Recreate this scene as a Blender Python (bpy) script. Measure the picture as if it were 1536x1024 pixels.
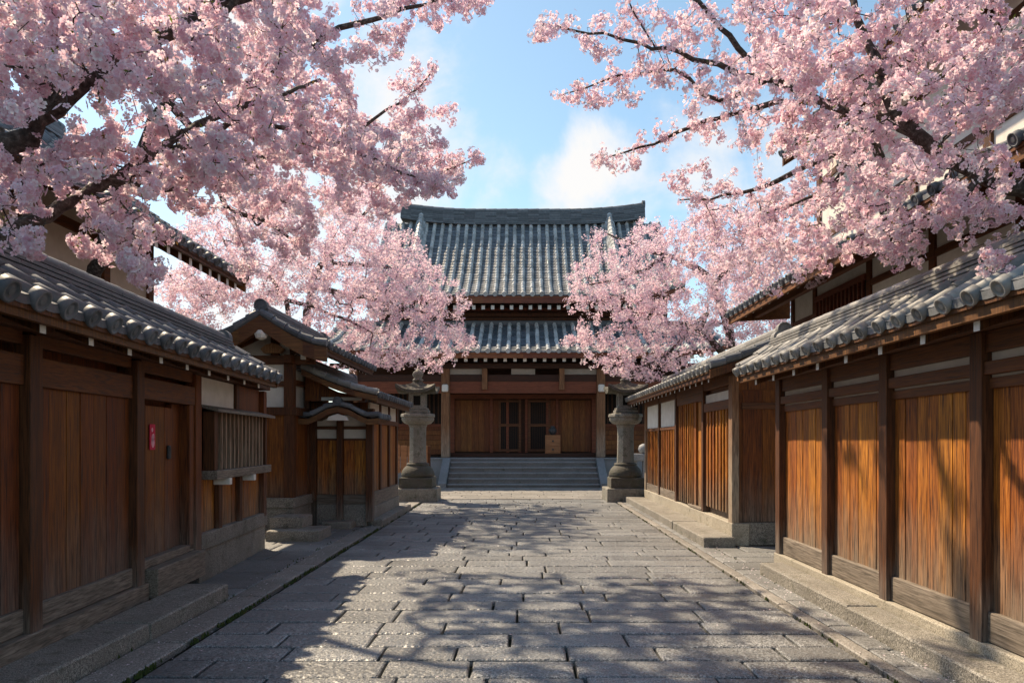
import bpy, math, random
import numpy as np
from mathutils import Vector

for o in list(bpy.data.objects):
    bpy.data.objects.remove(o)
S = bpy.context.scene
COL = S.collection
R = math.radians
random.seed(7)

# ------------------------------------------------------------------ camera
F, VX, VY, CH = 1100.0, 782.0, 662.0, 1.6          # focal length (px), vanishing point (px), eye height
cd = bpy.data.cameras.new('camera')
cam = bpy.data.objects.new('camera', cd)
COL.objects.link(cam)
cam.location = (0, 0, CH)
cam.rotation_euler = (R(90), 0, 0)
cd.sensor_width = 36
cd.lens = 36 * F / 1536
cd.shift_x = -(VX - 768) / 1536
cd.shift_y = (VY - 512) / 1536
cd.clip_start = .05
cd.clip_end = 3000
S.camera = cam


def P(px, py, d):
    return ((px - VX) / F * d, d, CH + (VY - py) / F * d)


# ------------------------------------------------------------------ light
SUN_A, SUN_E = 46.0, 50.5      # degrees from +Y towards -X, elevation
sd = Vector((-math.cos(R(SUN_E)) * math.sin(R(SUN_A)), math.cos(R(SUN_E)) * math.cos(R(SUN_A)), math.sin(R(SUN_E))))
sl = bpy.data.lights.new('sun', 'SUN')
sl.energy = 5.0
sl.angle = R(0.9)
sl.color = (1.0, .81, .57)
so = bpy.data.objects.new('sun', sl)
COL.objects.link(so)
so.location = (-30, 30, 40)
so.rotation_euler = (-sd).to_track_quat('-Z', 'Y').to_euler()

W = bpy.data.worlds.new('World')
S.world = W
W.use_nodes = True
wn, wl = W.node_tree.nodes, W.node_tree.links
bg = wn['Background']
bg.inputs['Strength'].default_value = .125
sky = wn.new('ShaderNodeTexSky')
sky.sky_type = 'NISHITA'
sky.sun_disc = False
sky.sun_elevation = R(SUN_E)
sky.sun_rotation = R(-SUN_A)
sky.air_density = 1.0
sky.dust_density = .5
sky.ozone_density = 1.0
tc = wn.new('ShaderNodeTexCoord')


def wmath(op, a, b=None, clamp=False):
    n = wn.new('ShaderNodeMath')
    n.operation = op
    n.use_clamp = clamp
    for i, x in enumerate((a, b)):
        if x is None:
            continue
        if isinstance(x, (int, float)):
            n.inputs[i].default_value = x
        else:
            wl.new(x, n.inputs[i])
    return n.outputs[0]


def cloud_blob(px, py, spread, soft, gain):
    v = Vector(P(px, py, 1.0)) - Vector((0, 0, CH))
    v.normalize()
    n = wn.new('ShaderNodeVectorMath')
    n.operation = 'DOT_PRODUCT'
    wl.new(tc.outputs['Generated'], n.inputs[0])
    n.inputs[1].default_value = v
    mr = wn.new('ShaderNodeMapRange')
    mr.interpolation_type = 'SMOOTHSTEP'
    mr.inputs['From Min'].default_value = math.cos(R(spread + soft))
    mr.inputs['From Max'].default_value = math.cos(R(max(spread - soft, 0)))
    mr.inputs['To Max'].default_value = gain
    wl.new(n.outputs['Value'], mr.inputs['Value'])
    return mr.outputs[0]


blobs = None
for b in ((470, 190, 9.5, 7, .56), (610, 150, 5, 4.5, .40), (690, 262, 4.2, 3, .45), (905, 292, 4.6, 3.0, .62), (1010, 300, 5.5, 3.5, .45),
          (775, 110, 3.0, 2.4, .14), (380, 330, 12, 8, .5), (1150, 330, 6, 5, .35)):
    x = cloud_blob(*b)
    blobs = x if blobs is None else wmath('MAXIMUM', blobs, x)
nz = wn.new('ShaderNodeTexNoise')
nz.inputs['Scale'].default_value = 5.5
nz.inputs['Detail'].default_value = 9
nz.inputs['Roughness'].default_value = .58
nz.inputs['Distortion'].default_value = .3
wl.new(tc.outputs['Generated'], nz.inputs['Vector'])
mask = wmath('ADD', blobs, wmath('MULTIPLY', wmath('SUBTRACT', nz.outputs['Fac'], .5), 2.0))
mr = wn.new('ShaderNodeMapRange')
mr.interpolation_type = 'SMOOTHSTEP'
mr.inputs['From Min'].default_value = .22
mr.inputs['From Max'].default_value = .72
wl.new(mask, mr.inputs['Value'])
mx = wn.new('ShaderNodeMix')
mx.data_type = 'RGBA'
mx.inputs['B'].default_value = (4.7, 4.65, 4.6, 1)
hs = wn.new('ShaderNodeHueSaturation')
hs.inputs['Hue'].default_value = .482
hs.inputs['Saturation'].default_value = .95
hs.inputs['Value'].default_value = .92
wl.new(sky.outputs[0], hs.inputs['Color'])
wl.new(hs.outputs[0], mx.inputs['A'])
wl.new(mr.outputs[0], mx.inputs['Factor'])
wl.new(mx.outputs['Result'], bg.inputs['Color'])

S.view_settings.view_transform = 'Standard'
S.view_settings.look = 'None'
S.view_settings.exposure = 0.75
S.view_settings.gamma = 1.0
S.view_settings.use_curve_mapping = False
S.render.engine = 'CYCLES'
S.cycles.max_bounces = 8
S.cycles.diffuse_bounces = 4
S.cycles.transmission_bounces = 4
S.cycles.transparent_max_bounces = 4
S.cycles.use_denoising = True


# ------------------------------------------------------------------ materials
class NT:
    """small node helper"""
    def __init__(s, name):
        s.m = bpy.data.materials.new(name)
        s.m.use_nodes = True
        s.n, s.l = s.m.node_tree.nodes, s.m.node_tree.links
        s.b = s.n['Principled BSDF']

    def new(s, t, **kw):
        n = s.n.new(t)
        for k, v in kw.items():
            if k in n.inputs:
                s.set(n.inputs[k], v)
            else:
                setattr(n, k, v)
        return n

    def set(s, sock, v):
        if hasattr(v, 'is_output'):
            s.l.new(v, sock)
        else:
            sock.default_value = v

    def pos(s, scale):
        g = s.new('ShaderNodeNewGeometry')
        m = s.new('ShaderNodeMapping')
        s.l.new(g.outputs['Position'], m.inputs['Vector'])
        m.inputs['Scale'].default_value = scale
        s.geo = g
        return m.outputs[0]

    def noise(s, vec, scale=1, detail=4, rough=.55, dist=0):
        n = s.new('ShaderNodeTexNoise', Scale=scale, Detail=detail, Roughness=rough, Distortion=dist)
        s.l.new(vec, n.inputs['Vector'])
        return n.outputs['Fac']

    def ramp(s, fac, stops):
        r = s.new('ShaderNodeValToRGB')
        s.l.new(fac, r.inputs[0])
        e = r.color_ramp.elements
        while len(e) > 1:
            e.remove(e[0])
        e[0].position, e[0].color = stops[0][0], col(stops[0][1])
        for p, c in stops[1:]:
            x = e.new(p)
            x.color = col(c)
        return r.outputs[0]

    def mix(s, fac, a, b, mode='MIX'):
        n = s.new('ShaderNodeMix', data_type='RGBA', blend_type=mode)
        s.set(n.inputs['Factor'], fac)
        s.set(n.inputs['A'], col(a) if isinstance(a, tuple) else a)
        s.set(n.inputs['B'], col(b) if isinstance(b, tuple) else b)
        return n.outputs['Result']

    def math(s, op, a, b=0.0, clamp=False):
        n = s.new('ShaderNodeMath', operation=op, use_clamp=clamp)
        s.set(n.inputs[0], a)
        s.set(n.inputs[1], b)
        return n.outputs[0]

    def rng(s, v, a, b, c=0.0, d=1.0):
        n = s.new('ShaderNodeMapRange')
        s.l.new(v, n.inputs['Value'])
        for k, x in zip(('From Min', 'From Max', 'To Min', 'To Max'), (a, b, c, d)):
            n.inputs[k].default_value = x
        return n.outputs[0]

    def bump(s, h, strength, dist):
        b = s.new('ShaderNodeBump', Strength=strength, Distance=dist)
        s.l.new(h, b.inputs['Height'])
        s.l.new(b.outputs[0], s.b.inputs['Normal'])

    def out(s, color, rough=.6, spec=.4):
        s.set(s.b.inputs['Base Color'], col(color) if isinstance(color, tuple) else color)
        s.set(s.b.inputs['Roughness'], rough)
        s.b.inputs['Specular IOR Level'].default_value = spec
        return s.m


def col(c):
    return tuple(c) + (1.0,) if len(c) == 3 else tuple(c)


def wood(name, c0, c1, c2, axis='z', stain=None, rough=.62, gscale=1.0, grey=(.16, .14, .12)):
    """boards with grain along axis; stain=(z_low, z_high) bleached and mildewed foot"""
    t = NT(name)
    long, cross = 3.6 * gscale, 75 * gscale
    sc = {'x': (long, cross, cross), 'y': (cross, long, cross), 'z': (cross, cross, long)}[axis]
    v = t.pos(sc)
    rnd = t.geo.outputs['Random Per Island']
    off = t.new('ShaderNodeVectorMath', operation='ADD')
    t.l.new(v, off.inputs[0])
    t.l.new(t.math('MULTIPLY', rnd, 37.0), off.inputs[1])
    v = off.outputs[0]
    g = t.noise(v, 1, 6, .65, .4)
    g2 = t.noise(v, .16, 4, .6, .8)
    c = t.ramp(g, [(.36, c0), (.5, c1), (.68, c2)])
    c = t.mix(t.rng(g2, .42, .7, 0, .5), c, c0)
    hv = t.new('ShaderNodeHueSaturation')
    t.l.new(c, hv.inputs['Color'])
    t.l.new(t.rng(rnd, 0, 1, .72, 1.25), hv.inputs['Value'])
    t.l.new(t.rng(rnd, 0, 1, .49, .51), hv.inputs['Hue'])
    c = hv.outputs[0]
    if stain:
        sep = t.new('ShaderNodeSeparateXYZ')
        t.l.new(t.geo.outputs['Position'], sep.inputs[0])
        big = t.noise(t.pos((9, 9, 1.4)), 1, 5, .6)
        z = t.math('ADD', sep.outputs['Z'], t.math('MULTIPLY', t.math('SUBTRACT', big, .5), 1.0))
        k = t.rng(z, stain[0], stain[1], 1, 0)
        wet = t.mix(t.rng(g, .35, .62), tuple(x * .3 for x in grey), tuple(x * 1.5 for x in grey))
        c = t.mix(t.math('MULTIPLY', k, .92, True), c, wet)
    t.bump(g, .35, .004)
    return t.out(c, t.rng(g, .3, .7, rough - .1, rough + .15), .35)


def stone(name, c0, c1, moss=0.0, scale=1.0, bump=.006, rough=.6, island=.25):
    t = NT(name)
    v = t.pos((1, 1, 1))
    rnd = t.geo.outputs['Random Per Island']
    sp = t.noise(v, 85 * scale, 4, .75)
    med = t.noise(v, 14 * scale, 5, .6)
    big = t.noise(v, 1.7, 4, .55)
    c = t.ramp(sp, [(.40, tuple(x * .2 for x in c0)), (.5, c0), (.60, c1)])
    c = t.mix(t.rng(big, .35, .68, 0, .55), c, tuple(x * .62 for x in c0))
    hv = t.new('ShaderNodeHueSaturation')
    t.l.new(c, hv.inputs['Color'])
    t.l.new(t.rng(rnd, 0, 1, 1 - island, 1 + island), hv.inputs['Value'])
    c = hv.outputs[0]
    wear = t.noise(v, .75, 5, .62)
    c = t.mix(t.rng(wear, .45, .7, 0, .45), c, (c0[0] * .58, c0[1] * .54, c0[2] * .48))
    if moss:
        mo = t.noise(v, 6, 6, .7)
        c = t.mix(t.rng(mo, .62 - moss * .2, .72, 0, .8), c, (.045, .05, .022))
    vo = t.new('ShaderNodeTexVoronoi', Scale=30 * scale)
    vo.feature = 'SMOOTH_F1'
    t.l.new(v, vo.inputs['Vector'])
    h = t.math('ADD', t.math('MULTIPLY', vo.outputs['Distance'], .8), t.math('MULTIPLY', med, 1.0))
    t.bump(h, .75, bump)
    return t.out(c, t.math('ADD', t.rng(sp, .3, .7, rough - .12, rough + .12), t.rng(wear, .3, .7, -.1, .14)), .45)


def tile_mat(name, c0, c1):
    t = NT(name)
    v = t.pos((1, 1, 1))
    rnd = t.geo.outputs['Random Per Island']
    n = t.noise(v, 9, 6, .65)
    f = t.noise(v, 70, 4, .6)
    c = t.mix(t.rng(n, .3, .7), c0, c1)
    hv = t.new('ShaderNodeHueSaturation')
    t.l.new(c, hv.inputs['Color'])
    t.l.new(t.rng(rnd, 0, 1, .7, 1.35), hv.inputs['Value'])
    c = hv.outputs[0]
    li = t.noise(v, 23, 5, .7)
    c = t.mix(t.rng(li, .6, .72, 0, .55), c, (.24, .24, .2))
    t.bump(t.math('ADD', n, t.math('MULTIPLY', f, .4)), .4, .006)
    return t.out(c, t.rng(f, .3, .7, .46, .72), .45)


def plain(name, c, c2=None, rough=.7, scale=20, bump=.0, spec=.3):
    t = NT(name)
    v = t.pos((1, 1, 1))
    n = t.noise(v, scale, 5, .6)
    cc = t.mix(t.rng(n, .3, .7), c, c2 or tuple(x * .8 for x in c))
    if bump:
        t.bump(n, .5, bump)
    return t.out(cc, rough, spec)


M = {}
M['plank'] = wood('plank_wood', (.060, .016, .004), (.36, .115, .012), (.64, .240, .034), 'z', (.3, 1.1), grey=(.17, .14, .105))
M['plank_shaded'] = wood('shaded_plank_wood', (.050, .013, .003), (.17, .048, .007), (.28, .088, .014), 'z', (.15, 1.1), grey=(.13, .112, .095))  # same wood as the orange planks, with shade put into its colour
M['post'] = wood('post_wood', (.035, .013, .005), (.11, .040, .012), (.17, .068, .022), 'z', (.1, .65))
M['beam_y'] = wood('beam_wood_along', (.055, .020, .006), (.15, .054, .016), (.22, .085, .027), 'y')
M['beam_x'] = wood('beam_wood_across', (.060, .024, .010), (.14, .058, .022), (.21, .09, .036), 'x')
M['sill_y'] = wood('weathered_sill_wood', (.085, .070, .055), (.23, .19, .15), (.37, .315, .255), 'y')
M['sill_x'] = wood('weathered_sill_wood_across', (.075, .058, .044), (.16, .13, .10), (.25, .21, .17), 'x')
M['hall_plank'] = wood('hall_plank_wood', (.075, .026, .009), (.20, .070, .020), (.29, .11, .035), 'z')
M['hall_post'] = wood('hall_post_wood', (.11, .050, .020), (.25, .12, .05), (.36, .19, .09), 'z', (.9, 2.2), grey=(.3, .24, .18))
M['hall_dark'] = wood('hall_dark_wood', (.022, .009, .005), (.055, .021, .009), (.085, .033, .014), 'x')
M['fascia'] = wood('fascia_wood', (.10, .030, .013), (.21, .068, .030), (.28, .098, .045), 'x')
M['white'] = plain('white_paint', (.78, .75, .69), (.66, .63, .57), .6, 30)
M['plaster'] = plain('plaster', (.66, .56, .47), (.56, .46, .38), .85, 5, .002)
M['plaster_white'] = plain('white_plaster', (.76, .72, .66), (.62, .58, .52), .85, 5, .002)
M['plaster_grey'] = plain('grey_plaster', (.36, .32, .27), (.28, .25, .21), .85, 5, .002)  # greyer and darker than the white plaster
M['tile'] = tile_mat('roof_tile', (.085, .095, .11), (.15, .16, .175))
M['tile_light'] = tile_mat('sunlit_roof_tile', (.16, .162, .165), (.30, .295, .28))  # roof tile lightened: bright sun on the right roofs put into the colour
M['hall_tile'] = tile_mat('hall_roof_tile', (.34, .35, .355), (.46, .46, .455))
M['hall_pan'] = tile_mat('hall_pan_tile', (.09, .10, .115), (.15, .16, .175))
M['paver'] = stone('paving_stone', (.165, .172, .180), (.50, .505, .50), 0, 1.0, .018, .40, .2)
M['edging'] = stone('edging_stone', (.25, .235, .215), (.46, .43, .40), .2, 1.0, .008, .55, .15)
M['slab'] = stone('slab_stone', (.20, .203, .205), (.37, .37, .365), .1, 1.0, .005, .55, .22)
M['granite'] = stone('granite', (.22, .205, .18), (.47, .44, .39), .35, 1.2, .010, .62, .15)
M['lantern'] = stone('lantern_stone', (.22, .205, .175), (.42, .39, .34), .5, 1.1, .012, .7, .12)
M['lantern_dark'] = stone('lichened_stone', (.075, .068, .055), (.20, .185, .155), .7, 1.1, .014, .75, .12)
M['limestone'] = stone('limestone', (.42, .38, .31), (.58, .53, .44), .2, 1.2, .004, .7, .08)
M['stair'] = stone('stair_stone', (.26, .27, .285), (.44, .45, .46), .0, 1, .006, .6, .08)
M['soil'] = plain('soil', (.030, .030, .020), (.014, .016, .009), .95, 40, .01)
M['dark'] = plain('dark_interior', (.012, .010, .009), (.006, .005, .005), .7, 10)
M['charm_red'] = plain('red_paper', (.62, .025, .07), (.5, .02, .05), .7, 40)
M['charm_pale'] = plain('pale_ink', (.8, .45, .5), (.7, .3, .36), .7, 90)
M['metal'] = plain('dark_metal', (.05, .05, .055), (.03, .03, .03), .4, 60)
M['boxwood'] = wood('box_wood', (.20, .09, .035), (.36, .17, .07), (.44, .22, .10), 'x')
M['moss'] = plain('moss', (.075, .095, .022), (.03, .045, .012), .95, 60, .01)


def petal_mat(name, trans):
    t = NT(name)
    a = t.new('ShaderNodeAttribute')
    a.attribute_name = 'tint'
    d = t.new('ShaderNodeBsdfDiffuse')
    tr = t.new('ShaderNodeBsdfTranslucent')
    t.l.new(a.outputs['Color'], d.inputs['Color'])
    t.l.new(a.outputs['Color'], tr.inputs['Color'])
    m = t.new('ShaderNodeMixShader')
    m.inputs[0].default_value = trans
    t.l.new(d.outputs[0], m.inputs[1])
    t.l.new(tr.outputs[0], m.inputs[2])
    t.l.new(m.outputs[0], t.n['Material Output'].inputs['Surface'])
    return t.m


M['petal'] = petal_mat('blossom_petal', .5)
M['leaf'] = petal_mat('young_leaf', .4)
tb = NT('cherry_bark')
vb = tb.pos((1, 1, 1))
nb = tb.noise(vb, 26, 6, .7)
nb2 = tb.noise(vb, 4, 4, .6)
cb = tb.ramp(nb, [(.35, (.030, .022, .019)), (.52, (.085, .064, .055)), (.68, (.20, .165, .145))])
cb = tb.mix(tb.rng(nb2, .55, .7, 0, .5), cb, (.10, .095, .075))
tb.bump(nb, .9, .02)
M['bark'] = tb.out(cb, .85, .2)


# ------------------------------------------------------------------ mesh helpers
def ident(a, b, c):
    return (a, b, c)


def face_right(X):
    """facade of a wall on the right: s along the street, o out towards the street"""
    return lambda s, o, z: (X - o, s, z)


def face_left(X, Y0=0.0, k=0.0):
    return lambda s, o, z: (X - k * (s - Y0) + o, s, z)


def face_front(Y, cx=0.0):
    """wall that faces the viewer: s to the right, o towards the viewer"""
    return lambda s, o, z: (cx + s, Y - o, z)


class MB:
    def __init__(s, T=ident):
        s.v, s.f, s.m, s.T = [], [], [], T

    def add(s, vs, fs, mat=0):
        b = len(s.v)
        s.v += [s.T(*p) for p in vs]
        s.f += [tuple(b + i for i in f) for f in fs]
        s.m += [mat] * len(fs)
        return s

    def box(s, x0, x1, y0, y1, z0, z1, mat=0):
        return s.add([(x0, y0, z0), (x1, y0, z0), (x1, y1, z0), (x0, y1, z0), (x0, y0, z1), (x1, y0, z1), (x1, y1, z1), (x0, y1, z1)],
                     [(0, 3, 2, 1), (4, 5, 6, 7), (0, 1, 5, 4), (1, 2, 6, 5), (2, 3, 7, 6), (3, 0, 4, 7)], mat)

    def hexa(s, a, b, mat=0):
        """a, b: two quads (4 points each) joined into a solid"""
        return s.add(list(a) + list(b), [(0, 3, 2, 1), (4, 5, 6, 7), (0, 1, 5, 4), (1, 2, 6, 5), (2, 3, 7, 6), (3, 0, 4, 7)], mat)

    def prism(s, pts, mat=0):
        """pts: list of (bottom point, top point) around an outline"""
        n = len(pts)
        return s.add([p[0] for p in pts] + [p[1] for p in pts],
                     [tuple(range(n - 1, -1, -1)), tuple(range(n, 2 * n))] + [(i, (i + 1) % n, n + (i + 1) % n, n + i) for i in range(n)], mat)

    def lathe(s, cx, cy, prof, n=16, rot=0.0, mat=0):
        vs, fs = [], []
        for r, z in prof:
            for i in range(n):
                a = rot + 2 * math.pi * i / n
                vs.append((cx + r * math.cos(a), cy + r * math.sin(a), z))
        for k in range(len(prof) - 1):
            for i in range(n):
                j = (i + 1) % n
                fs.append((k * n + i, k * n + j, (k + 1) * n + j, (k + 1) * n + i))
        fs.append(tuple(range(n - 1, -1, -1)))
        fs.append(tuple((len(prof) - 1) * n + i for i in range(n)))
        return s.add(vs, fs, mat)

    def tube(s, pts, rad, n=8, mat=0, cap=True):
        pts = [Vector(p) for p in pts]
        if isinstance(rad, (int, float)):
            rad = [rad] * len(pts)
        vs, fs = [], []
        up = Vector((0, 0, 1))
        for k, p in enumerate(pts):
            t = (pts[min(k + 1, len(pts) - 1)] - pts[max(k - 1, 0)]).normalized()
            u = t.cross(up)
            if u.length < .05:
                u = t.cross(Vector((1, 0, 0)))
            u.normalize()
            w = t.cross(u)
            for i in range(n):
                a = 2 * math.pi * i / n
                vs.append(tuple(p + (u * math.cos(a) + w * math.sin(a)) * rad[k]))
        for k in range(len(pts) - 1):
            for i in range(n):
                j = (i + 1) % n
                fs.append((k * n + i, k * n + j, (k + 1) * n + j, (k + 1) * n + i))
        if cap:
            fs.append(tuple(range(n - 1, -1, -1)))
            fs.append(tuple((len(pts) - 1) * n + i for i in range(n)))
        return s.add(vs, fs, mat)

    def build(s, name, mats, parent=None, bevel=0.0, smooth=False):
        me = bpy.data.meshes.new(name)
        off = (0, 0, 0)
        p = parent
        while p is not None:
            off = tuple(off[i] + p.location[i] for i in range(3))
            p = p.parent
        me.from_pydata([(v[0] - off[0], v[1] - off[1], v[2] - off[2]) for v in s.v], [], s.f)
        for x in (mats if isinstance(mats, (list, tuple)) else [mats]):
            me.materials.append(x)
        if max(s.m, default=0):
            me.polygons.foreach_set('material_index', s.m)
        if smooth:
            me.polygons.foreach_set('use_smooth', [True] * len(me.polygons))
        o = bpy.data.objects.new(name, me)
        COL.objects.link(o)
        o.parent = parent
        if bevel:
            b = o.modifiers.new('bevel', 'BEVEL')
            b.width = bevel
            b.segments = 2
            b.limit_method = 'ANGLE'
            b.angle_limit = R(40)
        me.validate()
        return o


def thing(name, loc, label, cat, group=None):
    o = bpy.data.objects.new(name, None)
    o.empty_display_size = .3
    COL.objects.link(o)
    o.location = loc
    return tag(o, label, cat, group)


def tag(o, label, cat, group=None):
    o['label'] = label
    o['category'] = cat
    if group:
        o['group'] = group
    return o


def struct(o, kind='structure'):
    o['kind'] = kind
    return o


def planks(mb, s0, s1, z0, z1, o0, th=.025, w=.17, rng=random, batten=False):
    """vertical boards between s0 and s1, each its own island"""
    n = max(1, round((s1 - s0) / w))
    e = [s0 + (s1 - s0) * i / n + (rng.uniform(-.02, .02) if 0 < i < n else 0) for i in range(n + 1)]
    for a, b in zip(e, e[1:]):
        d = rng.uniform(-.002, .007)
        mb.box(a + .004, b - .004, o0 - th, o0 - .006 + d, z0 + rng.uniform(0, .004), z1)
    mb.box(s0, s1, o0 - th - .03, o0 - th - .005, z0, z1)
    if batten:
        for a in e[1:-1]:
            mb.box(a - .018, a + .018, o0 + .002, o0 + .022, z0, z1)


def resample(prof, step):
    p = np.array(prof, float)
    L = np.r_[0, np.cumsum(np.linalg.norm(np.diff(p, axis=0), axis=1))]
    n = max(1, round(L[-1] / step))
    q = np.linspace(0, L[-1], n + 1)
    return np.c_[np.interp(q, L, p[:, 0]), np.interp(q, L, p[:, 1])]


def curve_profile(o0, z0, o1, z1, sag=.06, n=10):
    """concave roof slope from the ridge (o0, z0) down to the eave (o1, z1)"""
    return [(o0 + (o1 - o0) * t, z0 + (z1 - z0) * t - sag * math.sin(math.pi * t) * abs(z1 - z0)) for t in [i / n for i in range(n + 1)]]


def tile_slope(T, s0, s1, prof, mats, parent, spacing=.29, r=.058, course=.24, lift=None, name='tiled_roof', sides=6):
    """round ribs and hollow pans from the ridge down to the eave with end discs and pendant plates"""
    p = resample(prof, course)
    K = len(p)
    tan = np.gradient(p, axis=0)
    tan /= np.linalg.norm(tan, axis=1)[:, None]
    nor = np.c_[-tan[:, 1], tan[:, 0]]
    n = max(1, round((s1 - s0) / spacing))
    sp = (s1 - s0) / n
    rib, pan = MB(T), MB(T)
    lf = lift or (lambda s: 0.0)
    rg = random.Random(int(abs(s0 * 31 + s1 * 17) * 10))

    def pt(s, k, a, b):
        q = p[k] + nor[k] * b
        w = k / (K - 1)
        return (s, q[0], q[1] + lf(s) * w * w)
    for i in range(n + 1):
        s = s0 + sp * i
        for k in range(K - 1):
            j = rg.gauss(0, .0045)
            h = rg.uniform(-.002, .009)
            vs = []
            for kk, rr in ((k, r * .88), (k + 1, r)):
                for a in range(sides + 1):
                    th = math.pi * a / sides
                    vs.append(pt(s + j + rr * math.cos(th), kk, 0, h + rr * math.sin(th) * 1.05))
            m = sides + 1
            fs = [(a, a + 1, m + a + 1, m + a) for a in range(sides)]
            fs.append(tuple(m + a for a in range(m)))
            rib.add(vs, fs)
        # end disc with a sunk face
        c = 14
        vs = []
        t, nn = tan[-1], nor[-1]
        for rr, d in ((r * 1.1, -.05), (r * 1.1, .022), (r * .84, .022), (r * .80, .010), (r * .42, .010), (r * .36, .020)):
            for a in range(c):
                th = 2 * math.pi * a / c
                q = p[-1] + nn * (r * .12 + rr * math.sin(th)) + t * (d + .03)
                vs.append((s + rr * math.cos(th), q[0], q[1] + lf(s)))
        fs = [(b * c + a, b * c + (a + 1) % c, (b + 1) * c + (a + 1) % c, (b + 1) * c + a) for b in range(5) for a in range(c)]
        fs += [tuple(5 * c + a for a in range(c)), tuple(range(c - 1, -1, -1))]
        rib.add(vs, fs)
        if i == n:
            break
        # pans
        g = [0, .18, .38, .62, .82, 1]
        dep = [.0, -.55, -.85, -.85, -.55, .0]
        for k in range(K - 1):
            vs = []
            h = rg.uniform(0, .005)
            for kk, up in ((k, .0), (k + 1, .022), (k + 1, -.004)):
                for x, dd in zip(g, dep):
                    vs.append(pt(s + sp * x, kk, 0, dd * r * .55 + up + h + .012))
            fs = [(a, a + 1, 6 + a + 1, 6 + a) for a in range(5)] + [(6 + a, 7 + a, 13 + a, 12 + a) for a in range(5)]
            pan.add(vs, fs)
        vs = []
        for dz, d in ((.03, .004), (-.026, .008), (-.026, -.018)):
            for x, dd in zip(g, dep):
                q = p[-1] + t * d
                vs.append((s + sp * (.06 + .88 * x), q[0], q[1] + dd * r * .42 + dz + lf(s)))
        fs = [(a, a + 1, 7 + a, 6 + a) for a in range(5)] + [(6 + a, 7 + a, 13 + a, 12 + a) for a in range(5)]
        pan.add(vs, fs)
    nr = len(rib.f)
    base = len(rib.v)
    rib.v += pan.v
    rib.f += [tuple(base + i for i in f) for f in pan.f]
    rib.m += [1] * len(pan.f)
    a = rib.build(name, [mats[0], mats[-1]], parent)
    a.data.polygons.foreach_set('use_smooth', [i < nr and len(f.vertices) == 4 for i, f in enumerate(a.data.polygons)])
    return a


def soffit(T, s0, s1, prof, mat, parent, drop=.05, th=.03, name='eave_board', lift=None, fascia=.07):
    """boards under the tiles plus the fascia along the eave"""
    mb = MB(T)
    p = resample(prof, .3)
    n = 1 if lift is None else 16
    lf = lift or (lambda s: 0.0)
    for i in range(n):
        a, b = s0 + (s1 - s0) * i / n, s0 + (s1 - s0) * (i + 1) / n
        for k in range(len(p) - 1):
            q = []
            for dz in (drop, drop + th):
                q.append([(s, p[kk][0], p[kk][1] - dz + lf(s) * (kk / (len(p) - 1)) ** 2) for s, kk in ((a, k), (b, k), (b, k + 1), (a, k + 1))])
            mb.hexa(q[1], q[0])
        o, z = p[-1]
        mb.hexa([(s, oo, z - drop - th - fascia + lf(s)) for s, oo in ((a, o - .07), (b, o - .07), (b, o - .02), (a, o - .02))],
                [(s, oo, z - drop + .012 + lf(s)) for s, oo in ((a, o - .07), (b, o - .07), (b, o - .02), (a, o - .02))])
    return mb.build(name, mat, parent)


def ridge(T, s0, s1, o, z, w, layers, lh, cr, mat, parent, lift=None, name='ridge', seg=.3, ends=True):
    mb = MB(T)
    lf = lift or (lambda s: 0.0)
    n = max(1, round((s1 - s0) / seg))
    nl = n if lift else max(1, round((s1 - s0) / 1.6))
    rg = random.Random(int(z * 100 + s0 * 7))
    for k in range(layers):
        ww = w / 2 * (1 - .32 * k / max(1, layers))
        for i in range(nl):
            a, b = s0 + (s1 - s0) * i / nl, s0 + (s1 - s0) * (i + 1) / nl
            j = rg.uniform(-.003, .003)
            c = [(a + .001, o - ww + j), (b - .001, o - ww + j), (b - .001, o + ww + j), (a + .001, o + ww + j)]
            mb.hexa([(s, q, z + k * lh + lf(s)) for s, q in c], [(s, q, z + (k + 1) * lh - .014 + lf(s)) for s, q in c])
    zt = z + layers * lh
    wc = w / 2 * .55
    mb.hexa([(s, q, z + lf(s)) for s, q in ((s0 + .02, o - wc), (s1 - .02, o - wc), (s1 - .02, o + wc), (s0 + .02, o + wc))],
            [(s, q, zt - .01 + lf(s)) for s, q in ((s0 + .02, o - wc), (s1 - .02, o - wc), (s1 - .02, o + wc), (s0 + .02, o + wc))]) if lift is None else None
    for i in range(n):
        a, b = s0 + (s1 - s0) * i / n, s0 + (s1 - s0) * (i + 1) / n
        vs = []
        for s, rr in ((a, cr * .92), (b, cr)):
            for q in range(9):
                th = math.pi * q / 8
                vs.append((s, o + rr * math.cos(th), zt - .005 + rr * math.sin(th) + lf(s)))
        mb.add(vs, [(q, q + 1, 10 + q, 9 + q) for q in range(8)] + [tuple(range(8, -1, -1)), tuple(range(9, 18))])
    if ends:
        for s, d in ((s0, -1), (s1, 1)):
            vs = []
            c = 16
            R0 = cr * 1.35
            for rr, dd in ((R0, -.10), (R0, .03), (R0 * .8, .03), (R0 * .76, .012), (R0 * .3, .02)):
                for q in range(c):
                    th = 2 * math.pi * q / c
                    vs.append((s + d * dd, o + rr * math.cos(th), zt + cr * .1 + rr * math.sin(th) + lf(s)))
            mb.add(vs, [(b * c + q, b * c + (q + 1) % c, (b + 1) * c + (q + 1) % c, (b + 1) * c + q) for b in range(4) for q in range(c)] + [tuple(4 * c + q for q in range(c)), tuple(range(c - 1, -1, -1))])
    return mb.build(name, mat, parent)


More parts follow.
